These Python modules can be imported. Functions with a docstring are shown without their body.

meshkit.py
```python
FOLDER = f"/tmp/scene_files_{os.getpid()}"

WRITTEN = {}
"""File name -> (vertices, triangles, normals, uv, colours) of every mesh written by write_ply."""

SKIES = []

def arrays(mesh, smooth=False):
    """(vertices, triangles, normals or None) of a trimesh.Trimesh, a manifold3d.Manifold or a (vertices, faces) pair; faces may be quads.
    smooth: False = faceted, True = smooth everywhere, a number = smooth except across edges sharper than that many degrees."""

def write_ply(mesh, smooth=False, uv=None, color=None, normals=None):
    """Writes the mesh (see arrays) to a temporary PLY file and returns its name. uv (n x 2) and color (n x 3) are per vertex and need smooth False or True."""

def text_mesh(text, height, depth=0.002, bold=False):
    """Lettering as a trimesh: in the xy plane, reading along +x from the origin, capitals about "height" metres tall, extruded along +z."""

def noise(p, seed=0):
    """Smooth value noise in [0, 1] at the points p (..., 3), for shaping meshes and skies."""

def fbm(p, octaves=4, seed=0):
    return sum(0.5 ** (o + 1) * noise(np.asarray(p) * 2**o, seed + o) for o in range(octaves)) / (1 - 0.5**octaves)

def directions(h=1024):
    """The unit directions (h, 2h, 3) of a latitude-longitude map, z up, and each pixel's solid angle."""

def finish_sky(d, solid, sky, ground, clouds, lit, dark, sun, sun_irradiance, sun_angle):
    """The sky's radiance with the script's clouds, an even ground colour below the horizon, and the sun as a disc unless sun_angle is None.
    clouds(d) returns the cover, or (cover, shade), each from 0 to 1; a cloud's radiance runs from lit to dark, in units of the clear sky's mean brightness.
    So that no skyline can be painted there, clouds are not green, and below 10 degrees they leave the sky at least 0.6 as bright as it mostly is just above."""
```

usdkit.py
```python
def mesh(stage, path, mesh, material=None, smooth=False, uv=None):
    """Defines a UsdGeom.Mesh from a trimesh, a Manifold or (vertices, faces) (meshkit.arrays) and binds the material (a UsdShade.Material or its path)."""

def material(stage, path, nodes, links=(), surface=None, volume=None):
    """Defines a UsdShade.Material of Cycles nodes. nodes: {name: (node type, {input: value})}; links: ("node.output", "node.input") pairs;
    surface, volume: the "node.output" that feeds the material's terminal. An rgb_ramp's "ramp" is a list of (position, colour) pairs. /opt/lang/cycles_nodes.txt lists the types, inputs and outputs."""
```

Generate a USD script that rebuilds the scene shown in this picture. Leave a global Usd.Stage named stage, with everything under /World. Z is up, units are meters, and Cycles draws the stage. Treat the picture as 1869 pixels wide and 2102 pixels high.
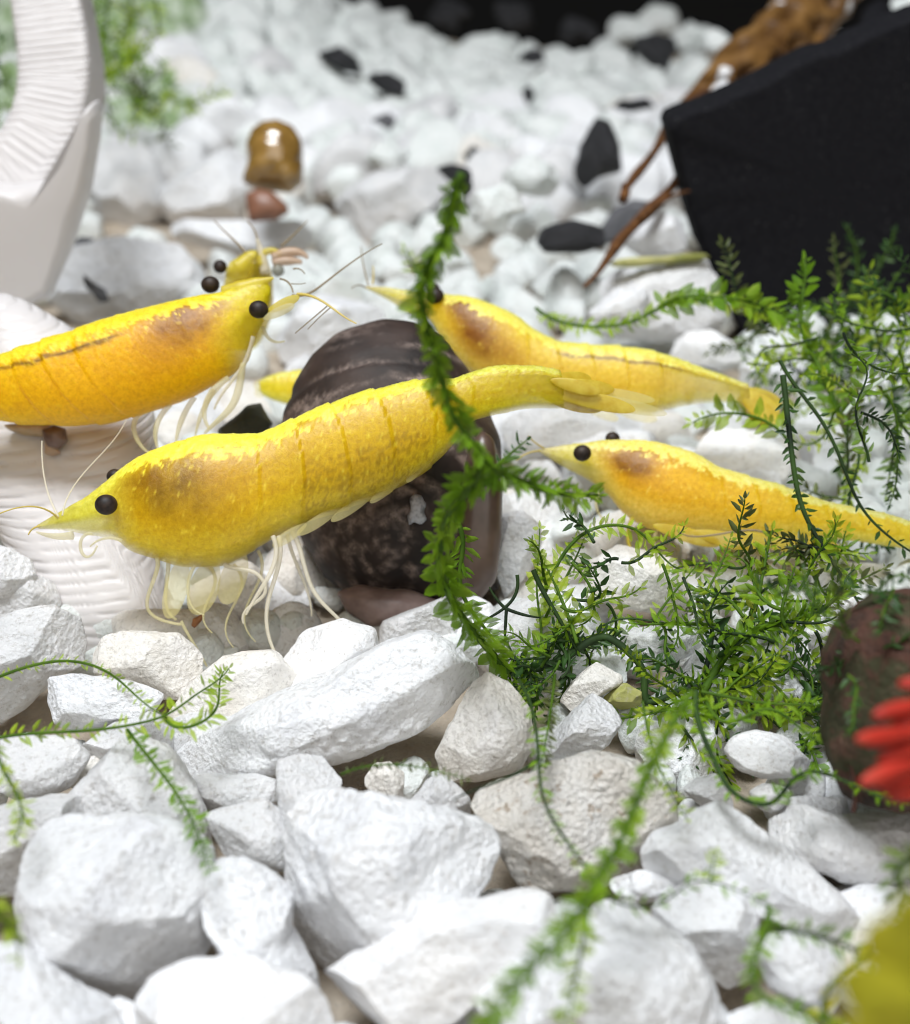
import math, random
import numpy as np, trimesh, usdkit, meshkit
from pxr import Usd, UsdGeom, UsdLux, Gf, Sdf, UsdShade, Vt
from shapely.geometry import Polygon, LineString, Point
from shapely.ops import unary_union
from scipy.interpolate import PchipInterpolator, CubicSpline

rng = np.random.default_rng(7)
random.seed(7)
stage = Usd.Stage.CreateInMemory()
UsdGeom.SetStageUpAxis(stage, 'Z'); UsdGeom.SetStageMetersPerUnit(stage, 1.0)
W = UsdGeom.Xform.Define(stage, '/World')
UsdGeom.Scope.Define(stage, '/World/Looks')
MM = 0.001

# ------------------------------------------------------------------ camera (all lengths below in millimetres)
CAM = np.array([0, 0, 30.0]); PITCH = math.radians(27); FPX = 2537.0; PW, PH = 1869.0, 2102.0
R = np.array([1.0, 0, 0]); U = np.array([0, math.sin(PITCH), math.cos(PITCH)]); F = np.array([0, math.cos(PITCH), -math.sin(PITCH)])
cam = UsdGeom.Camera.Define(stage, '/World/camera')
cam.AddTranslateOp().Set(Gf.Vec3d(*(CAM * MM)))
cam.AddRotateXOp().Set(90 - math.degrees(PITCH))
FL = 35.0
cam.CreateFocalLengthAttr(FL)
cam.CreateHorizontalApertureAttr(FL * PW / FPX); cam.CreateVerticalApertureAttr(FL * PH / FPX)
cam.CreateFocusDistanceAttr(50.5 * MM); cam.CreateFStopAttr(FL / 0.68)
cam.CreateClippingRangeAttr(Gf.Vec2f(0.002, 5.0))
cam.CreateExposureAttr(0.0)

# ------------------------------------------------------------------ lamps: the aquarium lamp above, and an added soft fill, unseen behind the camera
def rect_light(name, pos, target, w, h, power, color):
    l = UsdLux.RectLight.Define(stage, '/World/' + name)
    l.CreateWidthAttr(w * MM); l.CreateHeightAttr(h * MM); l.CreateIntensityAttr(power); l.CreateColorAttr(Gf.Vec3f(*color))
    z = np.array(pos, float) - np.array(target, float); z /= np.linalg.norm(z)
    x = np.cross([0, 1, 0.01], z); x /= np.linalg.norm(x); y = np.cross(z, x)
    M = Gf.Matrix4d(*x, 0, *y, 0, *z, 0, *(np.array(pos) * MM), 1)
    l.AddTransformOp().Set(M)
rect_light('aquarium_lamp', (-30, 20, 230), (0, 70, 0), 95, 70, 40.0, (0.94, 0.97, 1.0))
rect_light('fill_light', (60, -420, 420), (0, 70, 0), 520, 420, 2.5, (1.0, 0.96, 0.90))  # unseen fill added to lift the dark crevices

def at(px, py, d):
    px, py, d = np.broadcast_arrays(np.asarray(px, float), np.asarray(py, float), np.asarray(d, float))
    return CAM + d[..., None] * (F + ((px - PW / 2) / FPX)[..., None] * R - ((py - PH / 2) / FPX)[..., None] * U)
def gdepth(py, z=0.0):
    return (CAM[2] - z) / (math.sin(PITCH) + (py - PH / 2) / FPX * math.cos(PITCH))
def proj(P):
    q = np.asarray(P) - CAM; d = q @ F
    return np.stack([PW / 2 + FPX * (q @ R) / d, PH / 2 - FPX * (q @ U) / d, d], -1)
def hill(x, y):
    x = np.asarray(x, float); y = np.asarray(y, float)
    t = np.clip((y - 120) / 130, 0, 1); t = t * t * (3 - 2 * t)
    left = np.clip((-x + 5) / 55, 0, 1)
    return t * (-1.5 + 19 * left + 1.6 * np.sin(x * 0.11 + 0.4))

# ------------------------------------------------------------------ scene helpers
used = {}
def numbered(path):
    n = used.get(path, 0); used[path] = n + 1
    return path if n == 0 else f'{path}_{n:03d}'
BASE = {}
def tag(prim, label=None, cat=None, group=None, kind=None):
    for k, v in (('label', label), ('category', cat), ('group', group), ('kind', kind)):
        if v: prim.SetCustomDataByKey(k, v)
def thing(name, label, cat, base, group=None):
    x = UsdGeom.Xform.Define(stage, numbered('/World/' + name)); base = np.asarray(base, float)
    x.AddTranslateOp().Set(Gf.Vec3d(*(base * MM))); BASE[str(x.GetPath())] = base
    tag(x.GetPrim(), label, cat, group); return x.GetPrim()
def put(path, V, Fc, mat, base, smooth, tint=None, clear=None):
    m = usdkit.mesh(stage, path, ((np.asarray(V) - base) * MM, np.asarray(Fc)), M[mat], smooth=smooth)
    if tint is not None:
        UsdGeom.PrimvarsAPI(m).CreatePrimvar('tint', Sdf.ValueTypeNames.Color3fArray, 'vertex').Set(Vt.Vec3fArray.FromNumpy(np.asarray(tint, np.float32)))
    if clear is not None:
        UsdGeom.PrimvarsAPI(m).CreatePrimvar('clear', Sdf.ValueTypeNames.FloatArray, 'vertex').Set(Vt.FloatArray.FromNumpy(np.asarray(clear, np.float32)))
    return m
def part(parent, name, mesh, mat, smooth=True, label=None, kind=None, tint=None, clear=None):
    base = BASE[str(parent.GetPath())]
    path = numbered(str(parent.GetPath()) + '/' + name)
    m = put(path, mesh[0], mesh[1], mat, base, smooth, tint, clear); BASE[path] = base
    tag(m.GetPrim(), label, None, None, kind); return m.GetPrim()
def solo(name, mesh, mat, label=None, cat=None, group=None, kind=None, smooth=True, base=None):
    V = np.asarray(mesh[0])
    if base is None: base = np.array([V[:, 0].mean(), V[:, 1].mean(), V[:, 2].min()])
    path = numbered('/World/' + name)
    m = put(path, V, mesh[1], mat, base, smooth); m.AddTranslateOp().Set(Gf.Vec3d(*(base * MM)))
    tag(m.GetPrim(), label, cat, group, kind); return m.GetPrim()
def join(parts):
    V, T, n = [], [], 0
    for v, t in parts:
        V.append(v); T.append(np.asarray(t) + n); n += len(v)
    return np.vstack(V), np.vstack(T)

# ------------------------------------------------------------------ materials. P = world position in millimetres
M = {}
def mat(name, nodes, links, surface):
    nodes = {'geo': ('geometry', {}), 'P': ('vector_math', {'math_type': 'scale', 'scale': 1000.0}), **nodes}
    M[name] = usdkit.material(stage, '/World/Looks/' + name, nodes, [('geo.position', 'P.vector1'), *links], surface=surface)
def stone_mat(name, ramp, rough=0.75, bump=0.8, spot=None, bscale=4.5, spotscale=3.2, bd=0.0003, spotcol=(0.36, 0.33, 0.29)):
    nodes = {'n1': ('noise_texture', {'scale': 0.45, 'detail': 5.0, 'roughness': 0.6}),
             'r1': ('rgb_ramp', {'ramp': ramp}),
             'n2': ('noise_texture', {'scale': bscale, 'detail': 6.0, 'roughness': 0.72}),
             'n3': ('noise_texture', {'scale': spotscale, 'detail': 6.0, 'roughness': 0.75}),
             'r3': ('rgb_ramp', {'ramp': spot or [(0, (0, 0, 0)), (0.54, (0, 0, 0)), (0.62, (0.42,) * 3), (1, (0.7,) * 3)]}),
             'mx': ('mix_color', {'blend_type': 'mix', 'b': spotcol}),
             'v': ('voronoi_texture', {'scale': 4.5}),
             'ad': ('math', {'math_type': 'multiply_add', 'value2': 0.35}),
             'b': ('bump', {'strength': bump, 'distance': bd}),
             'p': ('principled_bsdf', {'roughness': rough, 'specular_ior_level': 0.3})}
    links = [('P.vector', f'{k}.vector') for k in ('n1', 'n2', 'n3', 'v')] + [
        ('n1.fac', 'r1.fac'), ('n3.fac', 'r3.fac'), ('r3.color', 'mx.fac'), ('r1.color', 'mx.a'), ('mx.result', 'p.base_color'),
        ('v.distance', 'ad.value1'), ('n2.fac', 'ad.value3'), ('ad.value', 'b.height'), ('b.normal', 'p.normal')]
    mat(name, nodes, links, 'p.BSDF')
stone_mat('white_stone', [(0.3, (0.80, 0.81, 0.84)), (0.5, (0.86, 0.87, 0.89)), (0.75, (0.90, 0.90, 0.91))])
stone_mat('white_stone_b', [(0.3, (0.78, 0.79, 0.82)), (0.5, (0.85, 0.86, 0.88)), (0.75, (0.90, 0.90, 0.91))], bscale=2.2, bd=0.00045, spotscale=1.6)
stone_mat('white_stone_c', [(0.3, (0.74, 0.75, 0.77)), (0.5, (0.86, 0.86, 0.87)), (0.75, (0.91, 0.90, 0.89))], bscale=7.0, bd=0.00016, spotscale=5.0, spotcol=(0.42, 0.36, 0.30))
stone_mat('grey_stone', [(0.3, (0.66, 0.67, 0.68)), (0.55, (0.76, 0.76, 0.77)), (0.75, (0.85, 0.84, 0.83))])
stone_mat('cream_stone', [(0.3, (0.76, 0.71, 0.64)), (0.5, (0.85, 0.82, 0.77)), (0.7, (0.90, 0.88, 0.86))])
stone_mat('porous_stone', [(0.3, (0.78, 0.72, 0.64)), (0.5, (0.86, 0.82, 0.76)), (0.65, (0.91, 0.89, 0.86))], bump=1.0, bscale=1.8, bd=0.0007, spotscale=1.5, spotcol=(0.42, 0.31, 0.21),
          spot=[(0, (0, 0, 0)), (0.575, (0, 0, 0)), (0.61, (0.75,) * 3), (1, (1,) * 3)])
stone_mat('mossy_stone', [(0.35, (0.20, 0.30, 0.12)), (0.5, (0.42, 0.52, 0.36)), (0.65, (0.66, 0.72, 0.62))])
stone_mat('far_stone', [(0.3, (0.70, 0.75, 0.73)), (0.55, (0.78, 0.81, 0.80)), (0.75, (0.85, 0.87, 0.86))])
stone_mat('dark_gravel', [(0.3, (0.010, 0.011, 0.013)), (0.7, (0.03, 0.03, 0.034))], spot=[(0, (0, 0, 0)), (1, (0.02,) * 3)], rough=0.55)
stone_mat('grey_gravel', [(0.3, (0.10, 0.10, 0.11)), (0.7, (0.16, 0.16, 0.17))], spot=[(0, (0, 0, 0)), (1, (0.02,) * 3)], rough=0.55)
stone_mat('olive_rock', [(0.3, (0.025, 0.03, 0.018)), (0.7, (0.07, 0.075, 0.05))], spot=[(0, (0, 0, 0)), (1, (0.05,) * 3)], rough=0.5)
stone_mat('silt', [(0.3, (0.34, 0.27, 0.20)), (0.7, (0.56, 0.49, 0.40))])
stone_mat('rust_rock', [(0.34, (0.020, 0.010, 0.006)), (0.47, (0.085, 0.030, 0.018)), (0.54, (0.035, 0.04, 0.012)), (0.66, (0.12, 0.055, 0.035))], spot=[(0, (0, 0, 0)), (1, (0.1,) * 3)], rough=0.9)
stone_mat('algae_stone', [(0.35, (0.20, 0.22, 0.04)), (0.65, (0.46, 0.44, 0.18))], bump=0.3)
stone_mat('pale_block', [(0.35, (0.42, 0.42, 0.36)), (0.5, (0.58, 0.58, 0.53)), (0.65, (0.78, 0.78, 0.75))], bump=0.9)

def simple(name, col, rough=0.5, spec=0.4, sub=0.0, subscale=0.0006, coat=0.0, noise=None, bump=0.0, bscale=4.0, trans=0.0, translucent=0.0):
    nodes = {'n': ('noise_texture', {'scale': noise[1] if noise else 1.0, 'detail': 4.0, 'roughness': 0.6}),
             'r': ('rgb_ramp', {'ramp': noise[0] if noise else [(0, col), (1, col)]}),
             'bn': ('noise_texture', {'scale': bscale, 'detail': 4.0}), 'b': ('bump', {'strength': bump, 'distance': 0.0001}),
             'p': ('principled_bsdf', {'roughness': rough, 'specular_ior_level': spec, 'subsurface_weight': sub, 'subsurface_scale': subscale, 'subsurface_radius': (1.0, 0.7, 0.25), 'coat_weight': coat})}
    links = [('P.vector', 'n.vector'), ('P.vector', 'bn.vector'), ('n.fac', 'r.fac'), ('r.color', 'p.base_color'), ('bn.fac', 'b.height')]
    if bump: links.append(('b.normal', 'p.normal'))
    out = 'p.BSDF'
    if translucent:
        nodes |= {'t': ('translucent_bsdf', {}), 'm': ('mix_closure', {'fac': translucent})}
        links += [('r.color', 't.color'), ('p.BSDF', 'm.closure1'), ('t.BSDF', 'm.closure2')]; out = 'm.closure'
    if trans:
        nodes |= {'c': ('transparent_bsdf', {'color': (1, 1, 1)}), 'm2': ('mix_closure', {'fac': trans})}
        links += [(out, 'm2.closure1'), ('c.BSDF', 'm2.closure2')]; out = 'm2.closure'
    mat(name, nodes, links, out)
simple('black_rock', (0.012, 0.012, 0.014), 0.9, 0.08, noise=([(0.25, (0.004, 0.004, 0.006)), (0.66, (0.013, 0.013, 0.015)), (0.69, (0.016,) * 3), (0.725, (0.10,) * 3)], 4.2), bump=0.25, bscale=5.0)
simple('black_wall', (0.006, 0.006, 0.006), 0.9, 0.1)
simple('eye', (0.02, 0.012, 0.008), 0.55, 0.3, noise=([(0.35, (0.010, 0.007, 0.006)), (0.65, (0.035, 0.022, 0.016))], 3.0))
simple('eye_grey', (0.2, 0.2, 0.15), 0.3, 0.5, trans=0.35)
simple('limb', (0.78, 0.72, 0.42), 0.35, 0.5, sub=0.0, trans=0.55, translucent=0.45)
simple('limb_white', (0.85, 0.80, 0.66), 0.35, 0.5, trans=0.42, translucent=0.4)
simple('limb_yellow', (0.72, 0.60, 0.06), 0.35, 0.5, trans=0.35, translucent=0.35)
simple('limb_pink', (0.62, 0.45, 0.32), 0.35, 0.5, trans=0.3, translucent=0.3)
simple('fan', (0.74, 0.60, 0.05), 0.35, 0.5, trans=0.32, translucent=0.4, noise=([(0.3, (0.62, 0.44, 0.02)), (0.7, (0.80, 0.68, 0.10))], 2.0))
simple('flap', (0.82, 0.74, 0.34), 0.35, 0.5, trans=0.72, translucent=0.45)
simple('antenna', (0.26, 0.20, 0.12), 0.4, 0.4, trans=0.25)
simple('antenna_yellow', (0.62, 0.48, 0.10), 0.4, 0.4, trans=0.2)
simple('stem_green', (0.05, 0.12, 0.015), 0.7, 0.2, noise=([(0.3, (0.04, 0.10, 0.008)), (0.7, (0.12, 0.22, 0.02))], 0.8), translucent=0.3)
simple('stem_dark', None, 0.7, 0.2, noise=([(0.35, (0.010, 0.018, 0.010)), (0.65, (0.035, 0.075, 0.015))], 0.35))
simple('stem_grey', (0.42, 0.48, 0.40), 0.6, 0.3)
simple('leaf_green', None, 0.6, 0.2, trans=0.16, noise=([(0.3, (0.10, 0.23, 0.010)), (0.55, (0.20, 0.36, 0.015)), (0.75, (0.38, 0.50, 0.05))], 0.35), translucent=0.5)
simple('leaf_bright', None, 0.6, 0.2, trans=0.2, noise=([(0.3, (0.22, 0.36, 0.012)), (0.55, (0.38, 0.52, 0.03)), (0.75, (0.56, 0.62, 0.09))], 0.35), translucent=0.5)
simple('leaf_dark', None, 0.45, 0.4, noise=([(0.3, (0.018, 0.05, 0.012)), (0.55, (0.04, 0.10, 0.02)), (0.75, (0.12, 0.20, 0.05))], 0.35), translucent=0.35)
simple('leaf_olive', None, 0.45, 0.4, noise=([(0.3, (0.06, 0.08, 0.02)), (0.6, (0.13, 0.16, 0.05)), (0.8, (0.30, 0.32, 0.16))], 0.35), translucent=0.35)
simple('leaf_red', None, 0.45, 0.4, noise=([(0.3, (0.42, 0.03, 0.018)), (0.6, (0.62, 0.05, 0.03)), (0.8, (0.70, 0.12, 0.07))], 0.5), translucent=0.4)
simple('leaf_yellow', None, 0.45, 0.4, noise=([(0.3, (0.52, 0.55, 0.04)), (0.55, (0.74, 0.70, 0.07)), (0.75, (0.80, 0.75, 0.16))], 0.25), translucent=0.5)
simple('stem_red', (0.05, 0.018, 0.012), 0.5, 0.4)
simple('root', None, 0.75, 0.15, noise=([(0.3, (0.035, 0.014, 0.006)), (0.7, (0.16, 0.07, 0.025))], 1.6), bump=0.5)
simple('cholla', None, 0.55, 0.35, noise=([(0.3, (0.06, 0.025, 0.007)), (0.55, (0.17, 0.085, 0.022)), (0.75, (0.30, 0.17, 0.06))], 0.35), bump=0.5, bscale=1.5)
simple('hole_dark', (0.045, 0.02, 0.006), 0.7, 0.2)
simple('amber_shell', None, 0.16, 0.6, noise=([(0.3, (0.12, 0.065, 0.016)), (0.5, (0.22, 0.125, 0.03)), (0.7, (0.34, 0.21, 0.07))], 0.6), bump=0.1, coat=0.5)
simple('snail_foot', None, 0.4, 0.4, noise=([(0.3, (0.13, 0.055, 0.03)), (0.7, (0.22, 0.10, 0.06))], 0.9))
simple('pink_flesh', None, 0.4, 0.4, noise=([(0.3, (0.13, 0.08, 0.07)), (0.7, (0.36, 0.27, 0.25))], 0.45), translucent=0.2)
simple('lip', None, 0.35, 0.5, noise=([(0.3, (0.045, 0.028, 0.02)), (0.7, (0.12, 0.078, 0.06))], 0.3))
simple('small_shell', None, 0.25, 0.5, noise=([(0.3, (0.30, 0.19, 0.08)), (0.7, (0.55, 0.42, 0.25))], 1.0), trans=0.2)
simple('seed', None, 0.5, 0.4, noise=([(0.3, (0.12, 0.04, 0.015)), (0.7, (0.45, 0.20, 0.08))], 1.5))
simple('worn_patch', None, 0.6, 0.3, noise=([(0.35, (0.10, 0.10, 0.11)), (0.6, (0.40, 0.41, 0.45))], 2.5), bump=0.6)

def shell_mat():
    nodes = {'mp': ('mapping', {'scale': (1.0, 1.0, 1.0), 'rotation': (0.2, 0.5, 0.1)}),
             'n': ('noise_texture', {'scale': 1.6, 'detail': 6.0, 'roughness': 0.75}),
             'r': ('rgb_ramp', {'ramp': [(0.0, (0.12,) * 3), (0.44, (0.2,) * 3), (0.55, (0.7,) * 3), (0.68, (1, 1, 1))]}),
             'n2': ('noise_texture', {'scale': 0.28, 'detail': 3.0}),
             'r2': ('rgb_ramp', {'ramp': [(0.35, (0.013, 0.009, 0.008)), (0.65, (0.048, 0.030, 0.024))]}),
             'at': ('attribute', {'attribute': 'tint'}),
             'ml': ('mix_color', {'blend_type': 'multiply', 'fac': 1.0}),
             'mx': ('mix_color', {'b': (0.26, 0.20, 0.175)}),
             'b': ('bump', {'strength': 0.5, 'distance': 0.0001}),
             'p': ('principled_bsdf', {'roughness': 0.62, 'specular_ior_level': 0.3, 'coat_weight': 0.0})}
    links = [('P.vector', 'mp.vector'), ('mp.vector', 'n.vector'), ('P.vector', 'n2.vector'), ('n.fac', 'r.fac'), ('n2.fac', 'r2.fac'),
             ('r2.color', 'mx.a'), ('r.color', 'ml.a'), ('at.color', 'ml.b'), ('ml.result', 'mx.fac'), ('mx.result', 'p.base_color'), ('n.fac', 'b.height'), ('b.normal', 'p.normal')]
    mat('dark_shell', nodes, links, 'p.BSDF')
shell_mat()

def plastic_mat(name, ribs, col=(0.56, 0.535, 0.53)):
    nodes = {'n': ('noise_texture', {'scale': 0.9, 'detail': 3.0}), 'sx': ('separate_xyz', {}),
             'dz': ('math', {'math_type': 'multiply_add', 'value2': 0.05}),
             'tl': ('math', {'math_type': 'multiply_add', 'value2': -0.10}),
             'cb': ('combine_xyz', {}),
             'w': ('wave_texture', {'bands_direction': 'z', 'profile': 'saw', 'scale': 0.85}),
             'ng': ('noise_texture', {'scale': 1.3, 'detail': 2.0}), 'rg': ('rgb_ramp', {'ramp': [(0.35, (0.75,) * 3), (0.6, (1, 1, 1))]}),
             'mu': ('math', {'math_type': 'multiply'}),
             'b': ('bump', {'strength': 0.9 if ribs else 0.0, 'distance': 0.00006}),
             'p': ('principled_bsdf', {'base_color': col, 'roughness': 0.45, 'subsurface_weight': 0.15, 'subsurface_scale': 0.0006, 'subsurface_radius': (1, 0.9, 0.8)})}
    links = [('P.vector', 'n.vector'), ('P.vector', 'ng.vector'), ('P.vector', 'sx.vector'), ('n.fac', 'dz.value1'), ('sx.z', 'dz.value3'),
             ('sx.x', 'tl.value1'), ('dz.value', 'tl.value3'), ('tl.value', 'cb.z'), ('cb.vector', 'w.vector'), ('ng.fac', 'rg.fac'), ('w.fac', 'mu.value1'), ('rg.color', 'mu.value2'),
             ('mu.value', 'b.height'), ('b.normal', 'p.normal')]
    mat(name, nodes, links, 'p.BSDF')
plastic_mat('plastic_ribbed', True); plastic_mat('plastic_smooth', False)

def shrimp_mat():
    nodes = {'at': ('attribute', {'attribute': 'tint'}), 'ac': ('attribute', {'attribute': 'clear'}),
             'n': ('noise_texture', {'scale': 4.5, 'detail': 5.0, 'roughness': 0.75}),
             'r': ('rgb_ramp', {'ramp': [(0.34, (0.84, 0.80, 0.6)), (0.5, (1.0, 1.0, 1.0)), (0.66, (1.14, 1.18, 1.8))]}),
             'ml': ('mix_color', {'blend_type': 'multiply', 'fac': 1.0}),
             'b': ('bump', {'strength': 0.35, 'distance': 0.00008}),
             'p': ('principled_bsdf', {'roughness': 0.38, 'specular_ior_level': 0.35, 'subsurface_weight': 0.75, 'subsurface_scale': 0.0008, 'subsurface_radius': (1.0, 0.8, 0.15)}),
             'c': ('transparent_bsdf', {'color': (1, 0.99, 0.93)}), 'm': ('mix_closure', {})}
    links = [('P.vector', 'n.vector'), ('n.fac', 'r.fac'), ('at.color', 'ml.a'), ('r.color', 'ml.b'), ('ml.result', 'p.base_color'), ('n.fac', 'b.height'), ('b.normal', 'p.normal'),
             ('p.BSDF', 'm.closure1'), ('c.BSDF', 'm.closure2'), ('ac.fac', 'm.fac')]
    mat('shrimp', nodes, links, 'm.closure')
shrimp_mat()

# ------------------------------------------------------------------ shapes
ICO = {k: trimesh.creation.icosphere(k) for k in (1, 2, 3, 4, 5, 7)}
def radius_of(poly):
    P = Polygon(poly).buffer(0); c = np.array(P.centroid.coords[0])
    if not P.contains(Point(c)): c = np.array(P.representative_point().coords[0])
    th = np.linspace(-math.pi, math.pi, 241)[:-1]; r = []
    for t in th:
        g = LineString([c, c + 5000 * np.array([math.cos(t), math.sin(t)])]).intersection(P)
        far = max((np.hypot(*(np.array(q) - c)) for gg in (getattr(g, 'geoms', [g])) for q in gg.coords), default=5)
        r.append(far)
    r = np.array(r); k = np.array([1, 2, 3, 2, 1.0]); k /= k.sum()
    r = sum(k[j] * np.roll(r, j - 2) for j in range(5))
    return c, np.append(th, math.pi), np.append(r, r[0])
def pillow(poly, d, thick, sub=4, facets=0, seed=0, rough=0.0, fine=0.0, power=1.0, tilt=0.0):
    """A solid lump: this outline across, 'thick' mm deep; facets chip it flat, rough and fine are mm of relief."""
    g = np.random.default_rng(seed)
    c, th, r = radius_of(poly)
    ico = ICO[sub]; v = ico.vertices
    ang = np.arctan2(-v[:, 1], v[:, 0]); rho = np.hypot(v[:, 0], v[:, 1])
    rr = np.interp(ang, th, r) * d / FPX
    q = np.stack([rr * np.cos(ang) * rho ** power, -rr * np.sin(ang) * rho ** power, v[:, 2] * thick], 1)
    for _ in range(facets):
        n = np.array([g.normal(0, 1), g.normal(0.15, 1), g.uniform(0.45, 1.5) * (1 if g.random() < 0.8 else -1)]); n /= np.linalg.norm(n)
        h = (q @ n).max() * g.uniform(0.66, 0.93)
        q -= np.maximum(0, q @ n - h)[:, None] * n
    W3 = q[:, :1] * R + q[:, 1:2] * U - (q[:, 2:3] - tilt * q[:, 1:2]) * F
    o = at(c[0], c[1], d)
    nrm = W3 / np.maximum(np.linalg.norm(W3, axis=1, keepdims=True), 1e-9)
    P3 = W3 + o
    if rough: P3 = P3 + nrm * ((meshkit.fbm(P3 * 0.55 + seed * 3.1, 3) - 0.5) * 2 * rough)[:, None]
    if fine: P3 = P3 + nrm * ((meshkit.fbm(P3 * 2.6 + seed * 1.7, 3) - 0.5) * 2 * fine)[:, None]
    return P3, np.array(ico.faces)
def smooth_path(P, n):
    P = np.asarray(P, float)
    s = np.r_[0, np.cumsum(np.linalg.norm(np.diff(P, axis=0), axis=1))]
    if len(P) < 3: return np.array([np.interp(np.linspace(0, s[-1], n), s, P[:, k]) for k in range(P.shape[1])]).T
    return CubicSpline(s, P)(np.linspace(0, s[-1], n))
def frames(P):
    T = np.gradient(P, axis=0); T /= np.linalg.norm(T, axis=1, keepdims=True)
    a = np.cross(T[0], F); a = a / np.linalg.norm(a) if np.linalg.norm(a) > 1e-3 else R.copy()
    A = []
    for t in T:
        a = a - t * (a @ t); a /= np.linalg.norm(a); A.append(a)
    A = np.array(A); return T, A, np.cross(T, A)
def tube(P, r, sides=8, n=None, flat=1.0):
    P = smooth_path(P, n or max(8, 4 * len(P))); N = len(P)
    r = np.interp(np.linspace(0, 1, N), np.linspace(0, 1, np.size(r)), np.atleast_1d(r))
    T, A, B = frames(P)
    a = np.linspace(0, 2 * math.pi, sides, endpoint=False)
    V = (P[:, None] + r[:, None, None] * (np.cos(a)[None, :, None] * A[:, None] + flat * np.sin(a)[None, :, None] * B[:, None])).reshape(-1, 3)
    V = np.vstack([V, P[0], P[-1]]); f = []
    for i in range(N - 1):
        for j in range(sides):
            k = (j + 1) % sides
            f += [[i * sides + j, i * sides + k, (i + 1) * sides + k], [i * sides + j, (i + 1) * sides + k, (i + 1) * sides + j]]
    for j in range(sides):
        k = (j + 1) % sides
        f += [[N * sides, k, j], [N * sides + 1, (N - 1) * sides + j, (N - 1) * sides + k]]
    return V, np.array(f)
def pxpath(pts, d0, d1=None):
    p = np.asarray(pts, float); s = np.r_[0, np.cumsum(np.hypot(*np.diff(p, axis=0).T))]; s /= s[-1]
    return at(p[:, 0], p[:, 1], d0 + ((d0 if d1 is None else d1) - d0) * s)
def ball(c, r, sub=3, squash=(1, 1, 1)):
    v = ICO[sub].vertices * np.array(squash) * r
    return np.asarray(c) + v[:, :1] * R + v[:, 1:2] * U - v[:, 2:3] * F, np.array(ICO[sub].faces)

# ------------------------------------------------------------------ setting: silt, back wall
def grid(fx, nx, ny, x0, x1, y0, y1):
    X, Y = np.meshgrid(np.linspace(x0, x1, nx), np.linspace(y0, y1, ny)); V = np.stack([X, Y, fx(X, Y)], -1).reshape(-1, 3)
    i = np.arange(nx * ny).reshape(ny, nx); a, b, c, d = i[:-1, :-1].ravel(), i[:-1, 1:].ravel(), i[1:, 1:].ravel(), i[1:, :-1].ravel()
    return V, np.vstack([np.stack([a, b, c], 1), np.stack([a, c, d], 1)])
solo('ground', grid(lambda x, y: hill(x, y) - 2.3 + 0.8 * (meshkit.noise(np.stack([x, y, 0 * x], -1) * 0.4) - 0.5), 140, 160, -150, 150, 5, 292), 'silt', kind='structure', base=np.array([0, 0, -3.0]))
bw = trimesh.creation.box([320, 4, 190]); bw.apply_translation([0, 294.2, 60])
solo('back_wall', (np.array(bw.vertices), np.array(bw.faces)), 'black_wall', 'black back wall of the aquarium behind the gravel', 'wall', kind='structure', smooth=False)

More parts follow.
